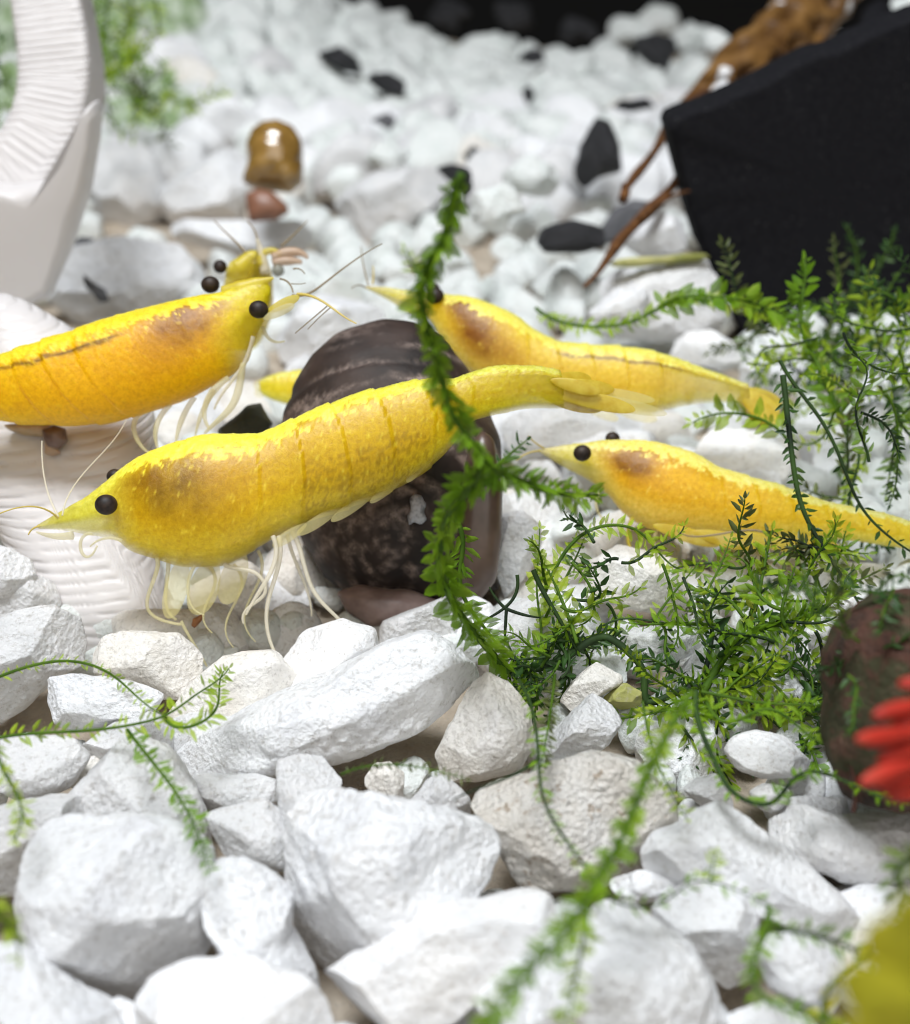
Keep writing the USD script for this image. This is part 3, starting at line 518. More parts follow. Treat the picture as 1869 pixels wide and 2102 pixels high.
# ------------------------------------------------------------------ white ribbed ornament
def ribbed(V, amp=0.07, lh=0.40):
    m = trimesh.Trimesh(*V, process=False); n = np.array(m.vertex_normals); v = V[0]
    ph = ((v[:, 2] - 0.10 * v[:, 0] + 0.10 * (meshkit.noise(v * 0.5) - 0.5)) / lh) % 1.0
    cut = np.exp(-((ph - 0.5) / 0.16) ** 2) * np.clip((meshkit.fbm(v * np.array([0.9, 0.9, 3.0]), 2) - 0.30) * 4, 0.15, 1)
    return v - n * (amp * cut)[:, None]
orn = thing('ornament', 'white ribbed plastic ornament with an arch, at the left edge', 'ornament', at(150, 1300, 60))
def sweep_rect(path, w, t, n=560, m=72, wdir=None, ex=0.22):
    P = smooth_path(path, n); T = np.gradient(P, axis=0); T /= np.linalg.norm(T, axis=1, keepdims=True)
    w = np.interp(np.linspace(0, 1, n), np.linspace(0, 1, len(w)), w)
    B = np.tile(F, (n, 1)) + 0.0; B -= T * (B * T).sum(1, keepdims=True); B /= np.linalg.norm(B, axis=1, keepdims=True); A = np.cross(B, T)
    a = np.linspace(0, 2 * math.pi, m, endpoint=False); ca = np.sign(np.cos(a)) * np.abs(np.cos(a)) ** ex; sa = np.sign(np.sin(a)) * np.abs(np.sin(a)) ** ex
    V = (P[:, None] + (w[:, None] * ca[None])[..., None] * A[:, None] + t * sa[None, :, None] * B[:, None]).reshape(-1, 3)
    ii = np.arange(n * m).reshape(n, m); jj = np.roll(ii, -1, 1)
    f = np.vstack([np.stack([ii[:-1].ravel(), jj[:-1].ravel(), jj[1:].ravel()], 1), np.stack([ii[:-1].ravel(), jj[1:].ravel(), ii[1:].ravel()], 1)])
    caps = [(0, P[0]), (n - 1, P[-1])]; V = np.vstack([V, P[0], P[-1]])
    for k, (row, _) in enumerate(caps):
        for j in range(m): f = np.vstack([f, [[n * m + k, ii[row, (j + 1) % m], ii[row, j]]]])
    mm = trimesh.Trimesh(V, f, process=False); mm.fix_normals(); return np.array(mm.vertices), np.array(mm.faces)
V, f = sweep_rect(pxpath([(90,-120),(100,-40),(118,60),(128,160),(112,260),(60,345),(-20,400),(-120,430)], 84, 82), [2.3, 2.35, 2.45, 2.4, 2.3, 2.2], 2.2)
part(orn, 'arch', (ribbed((V, f), 0.09), f), 'plastic_ribbed')
part(orn, 'arch_face', slab([(182,205),(192,235),(190,290),(172,400),(134,520),(90,618),(45,640),(-90,636),(-90,380),(10,392),(88,378),(138,325),(166,255)], 78, 3, 0.0, 0.9, 0.0, 5), 'plastic_smooth', smooth=50)
V, f = pillow([(-80,560),(0,590),(110,655),(220,715),(300,840),(330,1000),(335,1130),(370,1230),(440,1330),(470,1400),(330,1420),(190,1330),(90,1200),(20,1100),(-80,1020)], 62, 2.4, 7, 0, 4, power=0.6, tilt=0.42)
part(orn, 'ribbed_foot', (ribbed((V, f), 0.09), f), 'plastic_ribbed')

# ------------------------------------------------------------------ shrimps
def shrimp_body(st, d0, d1, opts, n=260, m=96):
    st = np.array(st, float); T, B = st[:, :2], st[:, 2:4]
    mid = (T + B) / 2; s = np.r_[0, np.cumsum(np.hypot(*np.diff(mid, axis=0).T))]; s /= s[-1]
    q = np.linspace(0, 1, n); f4 = PchipInterpolator(s, st)(q)
    dd = d0 + (d1 - d0) * q
    PT, PB = at(f4[:, 0], f4[:, 1], dd), at(f4[:, 2], f4[:, 3], dd)
    c = (PT + PB) / 2; u = (PT - PB) / 2; L = np.linalg.norm(u, axis=1)
    tg = np.gradient(c, axis=0); w = np.cross(tg, u); w /= np.linalg.norm(w, axis=1, keepdims=True)
    w = np.where((w @ F > 0)[:, None], -w, w)
    kw = np.interp(q, [0, 0.1, 0.22, 0.45, 0.8, 1], opts.get('kw', [0.35, 0.5, 0.72, 0.70, 0.62, 0.5]))
    a = np.linspace(0, 2 * math.pi, m, endpoint=False); sa, ca = np.sin(a), np.cos(a)
    seg = np.clip((q - opts.get('seg0', 0.45)) / 0.5, 0, 1) * 6; saw = np.where((seg > 0) & (seg < 6), (seg % 1.0), 0.0)
    bulge = np.ones(n)
    V = c[:, None] + (bulge[:, None] * sa[None])[..., None] * u[:, None] + ((bulge * L * kw)[:, None] * (np.sign(ca) * np.abs(ca) ** 0.85)[None])[..., None] * w[:, None]
    Q, SA = np.meshgrid(q, sa, indexing='ij')
    sg = np.clip((Q + 0.018 * SA * SA - opts.get('seg0', 0.45)) / 0.5, 0, 1) * 6; sw = np.where((sg > 0) & (sg < 6), sg % 1.0, 0.5)
    nz = meshkit.fbm(V * 1.5, 4); nz2 = meshkit.fbm(V * 5.5 + 9, 3); nz3 = meshkit.fbm(V * 0.6 + 3, 2)
    out = V - c[:, None]; out /= np.maximum(np.linalg.norm(out, axis=-1, keepdims=True), 1e-9)
    seam = np.exp(-(np.minimum(sw, 1 - sw * 0.999) / 0.07) ** 2) * ((sg > 0.03) & (sg < 6))
    V = V + out * (0.045 * L[:, None] * (sw - 0.5) * ((sg > 0) & (sg < 6)))[..., None]
    V = V + out * ((nz2 - 0.5) * 0.10 * np.clip(L[:, None] / 0.8, 0, 1) * (0.4 + 0.6 * (SA > 0.6)))[..., None]
    # pigment
    col = np.zeros(V.shape); C = lambda k: np.array(opts[k])
    col[:] = C('side') * (0.86 + 0.28 * nz3)[..., None]
    low = np.clip((-SA - 0.25 + 0.3 * (nz - 0.5)) / 0.6, 0, 1); col = col * (1 - low[..., None]) + C('belly') * low[..., None]
    hd = np.clip((0.20 - Q) / 0.08, 0, 1); col = col * (1 - hd[..., None]) + C('head') * hd[..., None]
    for (s0, v0, sw, vw, k, cc) in opts['organs']:
        g = k * np.exp(-((Q - s0) / sw) ** 2 - ((SA - v0) / vw) ** 2) * np.clip(0.35 + 1.3 * nz, 0, 1.3); g = np.clip(g, 0, 1)
        col = col * (1 - g[..., None]) + np.array(cc) * g[..., None]
    if opts.get('speckle'):
        s0, s1 = opts['speckle']; g = ((Q > s0) & (Q < s1)) * np.clip((-SA + 0.15) / 0.25, 0, 1) * np.clip((nz2 - 0.50) / 0.08, 0, 1) * 0.42
        col = col * (1 - g[..., None]) + np.array([0.16, 0.09, 0.005]) * g[..., None]
    th = opts.get('stripe', 0.60) + 0.40 * (nz - 0.5) + 0.55 * (nz2 - 0.5)
    if opts.get('line'):
        g = np.exp(-((SA - opts.get('stripe', 0.6) + 0.10 - 0.15 * (nz - 0.5)) / 0.055) ** 2) * np.clip((Q - opts['line']) / 0.05, 0, 1) * np.clip((opts.get('line_end', 2) - Q) / 0.03, 0, 1) * 0.92
        col = col * (1 - g[..., None]) + np.array([0.07, 0.04, 0.003]) * g[..., None]
    st_ = np.clip((SA - th) / 0.07, 0, 1) * np.clip((Q - 0.03) / 0.05, 0, 1); col = col * (1 - st_[..., None]) + (C('dorsal') * (0.9 + 0.2 * nz)[..., None]) * st_[..., None]
    col = col * (1 - 0.06 * seam[..., None] * (SA < 0.9)[..., None])
    fl = np.clip((nz2 - 0.68) / 0.05, 0, 1) * 0.35 * (SA < 0.6); col = col * (1 - fl[..., None]) + C('dorsal') * fl[..., None]
    clear = np.clip((-SA - 0.72) / 0.28, 0, 1) * opts.get('clear', 0.45) + np.clip((0.20 - Q) / 0.1, 0, 1) * np.clip((-SA + 0.1) / 0.4, 0, 1) * 0.45
    clear = np.clip(clear + np.clip((Q - opts.get('clear_from', 2)) / 0.15, 0, 1) * 0.4 * (SA < 0.5), 0, 0.8)
    N = n * m; Vf = np.vstack([V.reshape(-1, 3), c[0], c[-1]]); ii = np.arange(N).reshape(n, m); jj = np.roll(ii, -1, 1)
    f = [np.stack([ii[:-1].ravel(), jj[:-1].ravel(), jj[1:].ravel()], 1), np.stack([ii[:-1].ravel(), jj[1:].ravel(), ii[1:].ravel()], 1),
         np.stack([np.full(m, N), jj[0], ii[0]], 1), np.stack([np.full(m, N + 1), ii[-1], jj[-1]], 1)]
    mm = trimesh.Trimesh(Vf, np.vstack(f), process=False)
    fc = np.vstack(f) if mm.volume > 0 else np.vstack(f)[:, ::-1]
    tint = np.vstack([col.reshape(-1, 3), col[0].mean(0), col[-1].mean(0)]); cl = np.r_[clear.ravel(), clear[0].mean(), clear[-1].mean()]
    return (Vf, fc), tint, cl, lambda t, v=0.0: (c[int(t * (n - 1))] + v * u[int(t * (n - 1))], w[int(t * (n - 1))] * L[int(t * (n - 1))] * kw[int(t * (n - 1))])
def blade(root, tip, width, thick, bend=0.0):
    """A flat rounded tail or swimmer plate from root to tip."""
    root, tip = np.asarray(root), np.asarray(tip); ax = tip - root; L = np.linalg.norm(ax); ax /= L
    sd = np.cross(ax, F); sd /= np.linalg.norm(sd); nn = np.cross(ax, sd)
    v = ICO[3].vertices; x = v[:, 0] * 0.5 + 0.5
    prof = np.sqrt(np.clip(x, 0, 1)) * 0.35 + 0.65
    return root + (x * L)[:, None] * ax + (v[:, 1] * width * prof + bend * x * x * L)[:, None] * sd + (v[:, 2] * thick)[:, None] * nn, np.array(ICO[3].faces)
def shrimp(label, st, d0, d1, opts, eyes, legs=(), ants=(), fan=(), flaps=(), rostrum=None, near=0.0):
    d0 -= near; d1 -= near; cut = lambda rows, cols: [tuple(v - near if k in cols else v for k, v in enumerate(row)) for row in rows]
    eyes, legs, ants, fan, flaps = cut(eyes, (3,)), cut(legs, (1, 2)), cut(ants, (1, 2)), cut(fan, (3, 4)), cut(flaps, (3, 4))
    if rostrum: rostrum = cut([rostrum], (1, 2))[0]
    st_ = np.array(st, float); lowest = at(st_[:, 2].mean(), st_[:, 3].max() + 120, (d0 + d1) / 2)
    t = thing('shrimp', label, 'shrimp', lowest)
    mesh, tint, clear, loc = shrimp_body(st, d0, d1, opts)
    part(t, 'body', mesh, 'shrimp', tint=tint, clear=clear)
    if rostrum: part(t, 'rostrum', tube(pxpath(*rostrum[:3]), np.array(rostrum[3]), 8, 16, 0.6), rostrum[4] if len(rostrum) > 4 else 'limb_yellow')
    for (x, y, r, d, mname) in eyes:
        e = part(t, 'eye', ball(at(x, y, d), r * d / FPX, 3, (1, 0.92, 0.9)), mname)
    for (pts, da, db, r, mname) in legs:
        part(t, 'leg', tube(pxpath(pts, da, db), np.array(r) * 0.64, 7), mname)  # also builds the right shrimp's painted belly shade line
    for (pts, da, db, r, mname) in ants:
        part(t, 'antenna', tube(pxpath(pts, da, db), np.array(r), 5), mname)
    for (a, b, w, d_a, d_b, mname) in fan:
        part(t, 'tail_blade', blade(at(*a, d_a), at(*b, d_b), w * d_a / FPX, 0.07), mname)
    for (a, b, w, d_a, d_b, mname) in flaps:
        part(t, 'swimmeret', blade(at(*a, d_a), at(*b, d_b), w * d_a / FPX, 0.10), mname)
    return t
brown = (0.17, 0.075, 0.008)
o1 = dict(side=(0.54, 0.335, 0.003), belly=(0.62, 0.47, 0.012), head=(0.62, 0.52, 0.05), dorsal=(0.86, 0.70, 0.06), stripe=0.66, clear=0.6, seg0=0.42, speckle=(0.50, 0.74), clear_from=0.86,
          organs=[(0.27, 0.20, 0.075, 0.50, 0.95, (0.17, 0.095, 0.004)), (0.21, 0.45, 0.05, 0.25, 0.8, (0.20, 0.10, 0.004)), (0.36, 0.35, 0.06, 0.4, 0.45, (0.42, 0.22, 0.006)), (0.50, 0.55, 0.14, 0.3, 0.4, (0.46, 0.25, 0.006)), (0.62, -0.5, 0.10, 0.4, 0.4, (0.30, 0.18, 0.008))])
shrimp('front yellow shrimp facing left across the middle, sharpest and largest of the shrimps',
       [(76,1078,80,1086),(130,1046,140,1090),(176,1020,180,1098),(230,978,235,1106),(268,948,268,1130),(320,922,322,1148),(380,902,385,1164),(440,890,440,1164),(510,890,505,1140),(560,878,570,1102),(620,850,640,1070),(690,822,735,1038),(760,800,800,1012),(830,785,868,972),(895,774,912,934),(930,778,945,892),(965,764,965,868),(1030,750,1032,848),(1090,750,1100,838),(1150,760,1158,838)],
       53.0, 54.5, o1, [(218, 1036, 23, 51.9, 'eye'), (236, 978, 17, 54.6, 'eye')],
       legs=[([(322,1145),(312,1200),(306,1255),(330,1272),(372,1282)], 52.6, 52.9, [.16, .13, .11, .09], 'limb'),
             ([(345,1150),(340,1220),(350,1262),(362,1272)], 53.2, 53.0, [.16, .12, .09], 'limb'),
             ([(372,1275),(392,1312),(412,1345),(425,1368)], 52.9, 53.2, [.12, .10, .07], 'limb'),
             ([(400,1160),(386,1205),(396,1248),(420,1262)], 52.6, 52.4, [.13, .11, .09, .05], 'limb'),
             ([(430,1162),(440,1205),(420,1250),(436,1300)], 53.0, 53.0, [.13, .11, .09, .05], 'limb'),
             ([(480,1158),(495,1210),(470,1262),(480,1330)], 53.6, 53.4, [.12, .10, .08, .04], 'limb'),
             ([(530,1130),(536,1180),(505,1250),(525,1318)], 54.0, 53.6, [.12, .10, .08, .04], 'limb'),
             ([(460,1158),(505,1170),(530,1180),(545,1215),(520,1240),(500,1280)], 53.0, 52.6, [.16, .14, .12, .08], 'limb_white'),
             ([(560,1100),(566,1145),(545,1195),(520,1235),(505,1262)], 52.4, 52.0, [.17, .16, .15, .07], 'limb_white'),
             ([(572,1100),(572,1160),(548,1250),(556,1320),(585,1380),(600,1425)], 52.8, 52.0, [.17, .15, .12, .07], 'limb_white'),
             ([(600,1090),(622,1150),(648,1220),(700,1275),(745,1330),(785,1380)], 53.2, 52.6, [.17, .15, .11, .06], 'limb_white'),
             ([(590,1095),(610,1160),(630,1210),(640,1265)], 54.0, 54.4, [.14, .12, .06], 'limb_white'),
             ([(190,1095),(165,1120),(172,1140),(200,1120)], 52.4, 52.4, [.10, .12, .06], 'limb'),
             ([(250,1110),(215,1105),(185,1122)], 52.0, 52.0, [.12, .10, .05], 'limb')],
       ants=[([(120,1060),(98,1010),(88,960),(86,905)], 52.5, 54, [.05, .03], 'limb_white'), ([(128,1058),(150,1000),(210,930),(260,860)], 52, 56, [.04, .02], 'limb_white'), ([(120,1064),(70,1040),(10,1050),(-40,1075)], 52.2, 50, [.045, .02], 'antenna_yellow'), ([(82,1080),(68,1085),(58,1098)], 52.8, 52.8, [.05, .03], 'antenna_yellow'),
             ([(150,1098),(110,1100),(75,1092)], 52.3, 52.3, [.2, .14, .04], 'limb')],
       fan=[((1150,795),(1345,822),15,54.8,55.2,'flap'), ((1150,805),(1370,850),16,54.2,54.4,'flap'), ((1120,790),(1262,800),20,54.4,54.8,'fan'), ((1120,800),(1305,842),19,54.2,54.0,'fan'), ((1120,785),(1215,780),22,54.8,55.4,'fan'), ((1110,808),(1240,838),22,54.6,54.4,'fan'), ((1130,780),(1235,805),16,53.9,53.8,'fan')],
       flaps=[((700,1040),(610,1098),13,53.2,52.8,'flap'), ((770,1010),(680,1070),12,53.4,53.0,'flap'), ((835,972),(760,1032),11,53.6,53.2,'flap'), ((885,932),(835,990),10,53.8,53.4,'flap'), ((630,1075),(560,1122),13,53.0,52.6,'flap'), ((380,1140),(345,1270),26,52.8,52.8,'flap'), ((440,1145),(400,1262),34,53.0,53.0,'flap'), ((500,1130),(460,1240),30,53.2,53.2,'flap')])
o2 = dict(side=(0.68, 0.345, 0.003), belly=(0.74, 0.40, 0.003), head=(0.72, 0.46, 0.008), dorsal=(0.78, 0.53, 0.02), stripe=0.60, clear=0.1, seg0=0.48, line=0.34,
          organs=[(0.23, 0.40, 0.075, 0.5, 1.1, (0.16, 0.06, 0.003)), (0.16, 0.60, 0.05, 0.3, 0.9, (0.28, 0.12, 0.004)), (0.30, 0.0, 0.06, 0.5, 0.5, (0.40, 0.18, 0.004))])
shrimp('orange yellow shrimp at the left edge facing right, cut by the frame',
       [(556,590,556,606),(545,578,548,645),(528,576,533,676),(495,584,522,702),(452,600,508,742),(410,607,480,766),(360,618,435,792),(280,638,378,822),(200,660,305,846),(120,688,235,866),(50,710,150,874),(0,728,60,872),(-80,756,-35,860),(-160,796,-120,858),(-240,835,-220,865)],
       61, 61.5, o2, [(531, 635, 20, 59.3, 'eye'), (432, 584, 19, 63.2, 'eye')],
       legs=[([(520,690),(512,720),(500,748),(470,790),(440,840)], 60.2, 60.8, [.16, .14, .08], 'limb_white'),
             ([(500,745),(492,790),(478,830),(440,870),(420,890)], 60.4, 60.6, [.22, .3, .24, .10], 'limb'),
             ([(470,775),(440,800),(420,840),(430,880)], 60.6, 60.6, [.2, .28, .2, .1], 'limb'),
             ([(310,840),(275,870),(290,915),(310,932)], 61.4, 61.0, [.2, .2, .17, .08], 'limb'),
             ([(350,830),(320,880),(330,935)], 61.0, 60.6, [.20, .2, .06], 'limb'),
             ([(400,815),(370,870),(360,920)], 61.2, 61.0, [.2, .22, .06], 'limb'),
             ([(440,800),(410,860),(400,900)], 61.0, 61.0, [.16, .18, .05], 'limb'),
             ([(540,670),(560,700),(585,700)], 60, 60, [.16, .12, .06], 'limb')],
       ants=[([(600,606),(630,604),(665,582),(720,540),(785,500)], 59.8, 62, [.07, .05, .04, .025], 'antenna'), ([(610,604),(645,610),(682,632),(732,664)], 59.6, 58.5, [.08, .06, .05, .03], 'antenna_yellow'),
             ([(672,628),(640,655),(606,684)], 59.2, 59.4, [.035, .025], 'antenna'), ([(680,630),(655,652),(632,676)], 59.2, 59.4, [.03, .02], 'antenna'),
             ([(575,572),(590,578),(602,600)], 60.6, 60, [.05, .05, .04], 'antenna'), ([(598,582),(612,583),(628,581)], 60.4, 60.4, [.03, .02], 'antenna'),
             ([(602,552),(615,552),(626,562)], 62, 62, [.05, .03], 'antenna')],
       fan=[((548,640),(615,608),12,59.4,59.2,'limb_yellow'), ((540,655),(605,625),11,59.2,59.0,'limb'), ((-200,850),(-330,900),40,64.6,65,'fan'), ((-200,845),(-330,850),36,65,65.6,'fan')],
       rostrum=([(455,600),(500,592),(535,580),(562,570)], 60.9, 60.9, [.3, .42, .34, .05]), near=3.6)
o3 = dict(side=(0.62, 0.38, 0.03), belly=(0.72, 0.54, 0.12), head=(0.70, 0.48, 0.10), dorsal=(0.80, 0.62, 0.10), stripe=0.62, clear=0.5, seg0=0.45, line=0.50, line_end=0.86, clear_from=0.72,
          organs=[(0.27, 0.55, 0.055, 0.4, 1.3, (0.14, 0.045, 0.004)), (0.32, 0.15, 0.06, 0.6, 1.2, (0.17, 0.06, 0.004)), (0.40, -0.1, 0.05, 0.4, 0.5, (0.34, 0.17, 0.01)), (0.62, 0.5, 0.25, 0.3, 0.45, (0.58, 0.40, 0.03))])
shrimp('yellow shrimp at the back behind the dark snail, facing left, with a brown saddle',
       [(748,587,750,592),(785,588,795,615),(825,594,835,640),(870,600,882,660),(915,604,905,695),(957,608,940,745),(1010,624,1000,792),(1060,647,1050,802),(1100,676,1090,812),(1150,700,1150,825),(1215,706,1215,838),(1280,710,1285,848),(1343,720,1345,846),(1408,741,1410,832),(1470,764,1475,826),(1537,788,1540,838)],
       67, 64, o3, [(894, 607, 18, 65.6, 'eye'), (890, 594, 14, 68, 'eye')],
       legs=[([(960,740),(950,780),(980,815)], 65.5, 66, [.16, .13, .07], 'limb'), ([(900,690),(880,720),(860,700)], 66, 66, [.12, .1, .05], 'limb')],
       ants=[([(757,586),(750,560),(744,530),(742,505)], 67, 68, [.06, .04, .03], 'antenna'), ([(765,584),(767,565),(766,545)], 67, 67, [.06, .05, .03], 'antenna_yellow'), ([(752,590),(735,585),(722,592)], 67, 66.6, [.05, .03], 'antenna')],
       fan=[((1520,805),(1600,850),22,64,63.6,'fan'), ((1525,815),(1595,868),20,63.8,63.4,'fan'), ((1520,800),(1605,828),18,64.3,64.6,'fan'), ((1515,815),(1570,870),16,64.5,64.6,'fan')],
       flaps=[((1180,820),(1270,862),14,64.6,64.2,'flap'), ((1260,838),(1350,862),14,64.4,64,'flap')])
o4 = dict(side=(0.68, 0.36, 0.012), belly=(0.76, 0.50, 0.09), head=(0.74, 0.52, 0.13), dorsal=(0.82, 0.62, 0.13), stripe=0.60, clear=0.3, seg0=0.45, line=None,
          organs=[(0.22, 0.35, 0.06, 0.5, 1.2, (0.20, 0.085, 0.004)), (0.36, 0.65, 0.16, 0.25, 0.6, (0.34, 0.17, 0.008)), (0.45, 0.1, 0.1, 0.6, 0.25, (0.60, 0.34, 0.008))])
shrimp('yellow shrimp at the right facing left, tail behind the moss, cut by the frame',
       [(1106,922,1108,929),(1150,915,1163,962),(1195,909,1215,990),(1247,903,1250,1018),(1311,903,1282,1055),(1376,914,1345,1088),(1427,930,1420,1094),(1472,955,1480,1098),(1536,976,1540,1102),(1600,994,1600,1104),(1640,1008,1640,1102),(1690,1026,1695,1104),(1750,1040,1750,1110),(1830,1056,1830,1122),(1890,1078,1890,1132),(1950,1105,1950,1142)],
       60.5, 59, o4, [(1196, 930, 18.5, 59.2, 'eye'), (1258, 900, 15, 61.4, 'eye')],
       legs=[([(1230,1010),(1225,1040),(1250,1075)], 59.6, 59.4, [.14, .12, .06], 'limb'), ([(1300,1060),(1290,1110),(1320,1160)], 59.6, 59.4, [.16, .14, .07], 'limb_yellow'), ([(1350,1085),(1345,1125),(1380,1165)], 59.6, 59.4, [.16, .14, .07], 'limb'), ([(1390,1088),(1480,1096),(1578,1100),(1582,1140)], 58.2, 58.0, [.05, .08, .09, .05], 'antenna')],  # last dark thin tube is no leg: shade painted along the belly edge
       ants=[([(1110,925),(1080,932),(1060,945)], 60.4, 60, [.05, .03], 'antenna_yellow'), ([(1118,920),(1095,905),(1085,895)], 60.4, 60, [.05, .03], 'antenna_yellow')],
       fan=[((1920,1120),(2010,1150),26,59,58.8,'fan'), ((1920,1115),(2010,1120),26,59.2,59.2,'fan')],
       flaps=[((1340,1078),(1480,1118),17,59,58.9,'fan'), ((1420,1092),(1560,1124),18,58.9,58.7,'fan'), ((1510,1098),(1650,1126),17,58.8,58.7,'fan'), ((1600,1100),(1730,1128),15,58.8,58.7,'fan')])
o5 = dict(side=(0.74, 0.46, 0.02), belly=(0.78, 0.58, 0.10), head=(0.72, 0.50, 0.1), dorsal=(0.80, 0.60, 0.08), stripe=0.6, clear=0.3, seg0=0.5, organs=[])
shrimp('yellow shrimp almost hidden behind the dark snail, its tail showing on the left',
       [(880,820,885,850),(860,790,865,860),(820,770,830,870),(760,760,770,868),(700,757,705,855),(640,757,642,842),(590,762,592,830),(555,770,558,820),(532,782,535,806)], 70, 69, o5, [(868, 815, 14, 68.6, 'eye')], fan=[((560,790),(520,792),14,69,69,'flap'), ((560,800),(522,808),12,69,69,'flap')])
# the one that looks out from behind the left shrimp's head
t6 = thing('shrimp', 'olive shrimp seen head on behind the left shrimp head, legs and feelers raised', 'shrimp', at(505, 690, 70))
g6 = dict(side=(0.42, 0.32, 0.03), belly=(0.5, 0.4, 0.08), head=(0.46, 0.36, 0.05), dorsal=(0.5, 0.4, 0.06), stripe=0.7, clear=0.1, organs=[], kw=[0.9, 0.9, 0.9, 0.9, 0.8, 0.6])
mesh, tint, clear, loc = shrimp_body([(505,528,535,528),(490,538,548,545),(470,558,556,564),(460,585,560,590),(452,620,560,625),(450,660,550,665),(460,700,530,705)], 66.5, 74, g6)
part(t6, 'body', mesh, 'shrimp', tint=tint, clear=clear)
for e in ((452, 547, 14, 66.5, 'eye'), (571, 555, 13, 66.5, 'eye_grey')): part(t6, 'eye', ball(at(e[0], e[1], e[3]), e[2] * e[3] / FPX, 3), e[4])
for pts, r, m in ([(470,552),(490,552),(515,527),(528,526)], [.5, .6, .4, .3], 'limb_yellow'), ([(545,560),(540,530),(533,505),(528,490)], [.28, .26, .2, .1], 'limb_white'), ([(540,545),(542,520),(560,514),(575,525)], [.25, .2, .14], 'limb_yellow'), ([(560,530),(590,518),(620,520),(632,530)], [.28, .3, .24, .1], 'limb_pink'), ([(560,540),(590,535),(620,538)], [.26, .26, .12], 'limb_pink'):
    part(t6, 'leg', tube(pxpath(pts, 66.5, 66.5), np.array(r), 7), m)
for pts in ([(510,525),(480,492),(455,468),(440,452)], [(532,502),(525,478),(518,465),(508,455)], [(578,505),(600,485),(632,452)]):
    part(t6, 'antenna', tube(pxpath(pts, 66.5, 68), np.array([.09, .06, .03]), 5), 'antenna')

# ------------------------------------------------------------------ snails
sn = thing('snail', 'large dark brown snail in the middle, upright shell behind the front shrimp', 'snail', at(820, 1280, 60))
V, f = pillow([(790,655),(850,662),(905,690),(960,755),(1000,830),(1026,900),(1032,1000),(1030,1100),(1014,1200),(960,1250),(880,1262),(800,1258),(740,1238),(670,1185),(622,1110),(592,1010),(578,930),(580,860),(598,800),(640,730),(700,682)], 61, 4.4, 5, 0, 5, power=0.92)
px = proj(V)
# growth ridges run across the shell in arcs; a groove between the whorls winds round the upper dome
rc = np.hypot((px[:, 0] - 800) / 0.9, px[:, 1] - 1120) ; nrm = V - V.mean(0); nrm /= np.linalg.norm(nrm, axis=1, keepdims=True)
wob = meshkit.fbm(V * 0.5, 3) * 26
V = V + nrm * (0.022 * np.sin((rc + wob) / 6.5) + 0.035 * np.sin((rc + wob) / 23.0) - 0.10 * np.exp(-((rc + 0.6 * wob - 395) / 7.0) ** 2) - 0.22 * np.exp(-((px[:, 0] - 835 + 0.12 * (px[:, 1] - 1100)) / 16) ** 2) * (px[:, 1] > 960))[:, None]
an = np.arctan2(px[:, 1] - 1120, px[:, 0] - 800)
tn = 1.25 * np.clip((meshkit.fbm(np.stack([(rc + wob) / 16.0, an * 2.2, 0 * an], 1), 3) - 0.42) * 3.2, 0, 1) * np.clip(0.3 + 1.2 * meshkit.fbm(V * 0.3, 2), 0, 1)
part(sn, 'shell', (V, f), 'dark_shell', tint=np.stack([tn] * 3, 1))
part(sn, 'shell_lip', pillow([(985,880),(1015,900),(1032,1000),(1031,1100),(1020,1190),(985,1235),(940,1225),(935,1130),(945,1000),(960,930)], 57.8, 1.0, 4, 0, 6, power=0.7), 'lip')
part(sn, 'worn_patch', pillow([(842,1024),(852,1014),(866,1018),(874,1034),(870,1052),(876,1066),(864,1076),(850,1072),(840,1078),(836,1060),(842,1046)], 56.7, 0.22, 4, 0, 6, 0.1, 0.06, power=0.95), 'worn_patch')
part(sn, 'foot', pillow([(690,1215),(740,1200),(840,1210),(920,1240),(925,1268),(860,1280),(800,1288),(755,1285),(712,1252)], 58.5, 1.4, 4, 0, 8, 0.15, 0.03, 0.9), 'pink_flesh')
am = thing('snail', 'small glossy amber brown snail on the white gravel at the upper left', 'snail', at(560, 455, 108))
V, f = pillow([(510,330),(505,300),(515,268),(540,250),(570,246),(600,258),(620,285),(624,330),(622,375),(598,395),(560,392),(525,390),(495,372),(505,350)], 108, 2.3, 4, 0, 9, power=0.95)
q = proj(V); n_ = V - V.mean(0); n_ /= np.linalg.norm(n_, axis=1, keepdims=True)
V = V - n_ * (0.08 * np.exp(-((q[:, 1] - 278 - 0.12 * (q[:, 0] - 565)) / 7.0) ** 2) + 0.10 * np.exp(-((q[:, 1] - 345 + 0.3 * (q[:, 0] - 565)) / 9.0) ** 2))[:, None]
part(am, 'shell', (V, f), 'amber_shell')
part(am, 'foot', pillow([(505,400),(530,385),(560,392),(590,420),(594,435),(570,450),(512,456),(508,430)], 106.2, 1.0, 4, 0, 10, 0.1, power=0.85), 'snail_foot')
sm = thing('snail', 'tiny snail clinging to the ornament below the left shrimp', 'snail', at(95, 935, 58))
part(sm, 'shell', pillow([(5,872),(60,866),(110,870),(122,884),(95,897),(50,894),(20,884)], 60.2, 0.6, 4, 0, 11, 0.04), 'small_shell')
part(sm, 'foot', pillow([(88,882),(112,872),(134,880),(138,905),(122,922),(100,918),(90,900)], 59.8, 0.5, 4, 0, 12, 0.04), 'pink_flesh')
part(sm, 'head', pillow([(92,905),(110,912),(126,930),(108,936),(92,932)], 59.9, 0.25, 3, 0, 13), 'limb_pink')
solo('seed', pillow([(393,1285),(396,1270),(412,1262),(422,1258),(414,1275),(400,1290)], 55.5, 0.2, 3, 0, 14), 'seed', 'tiny brown seed husk under the legs of the front shrimp', 'seed')

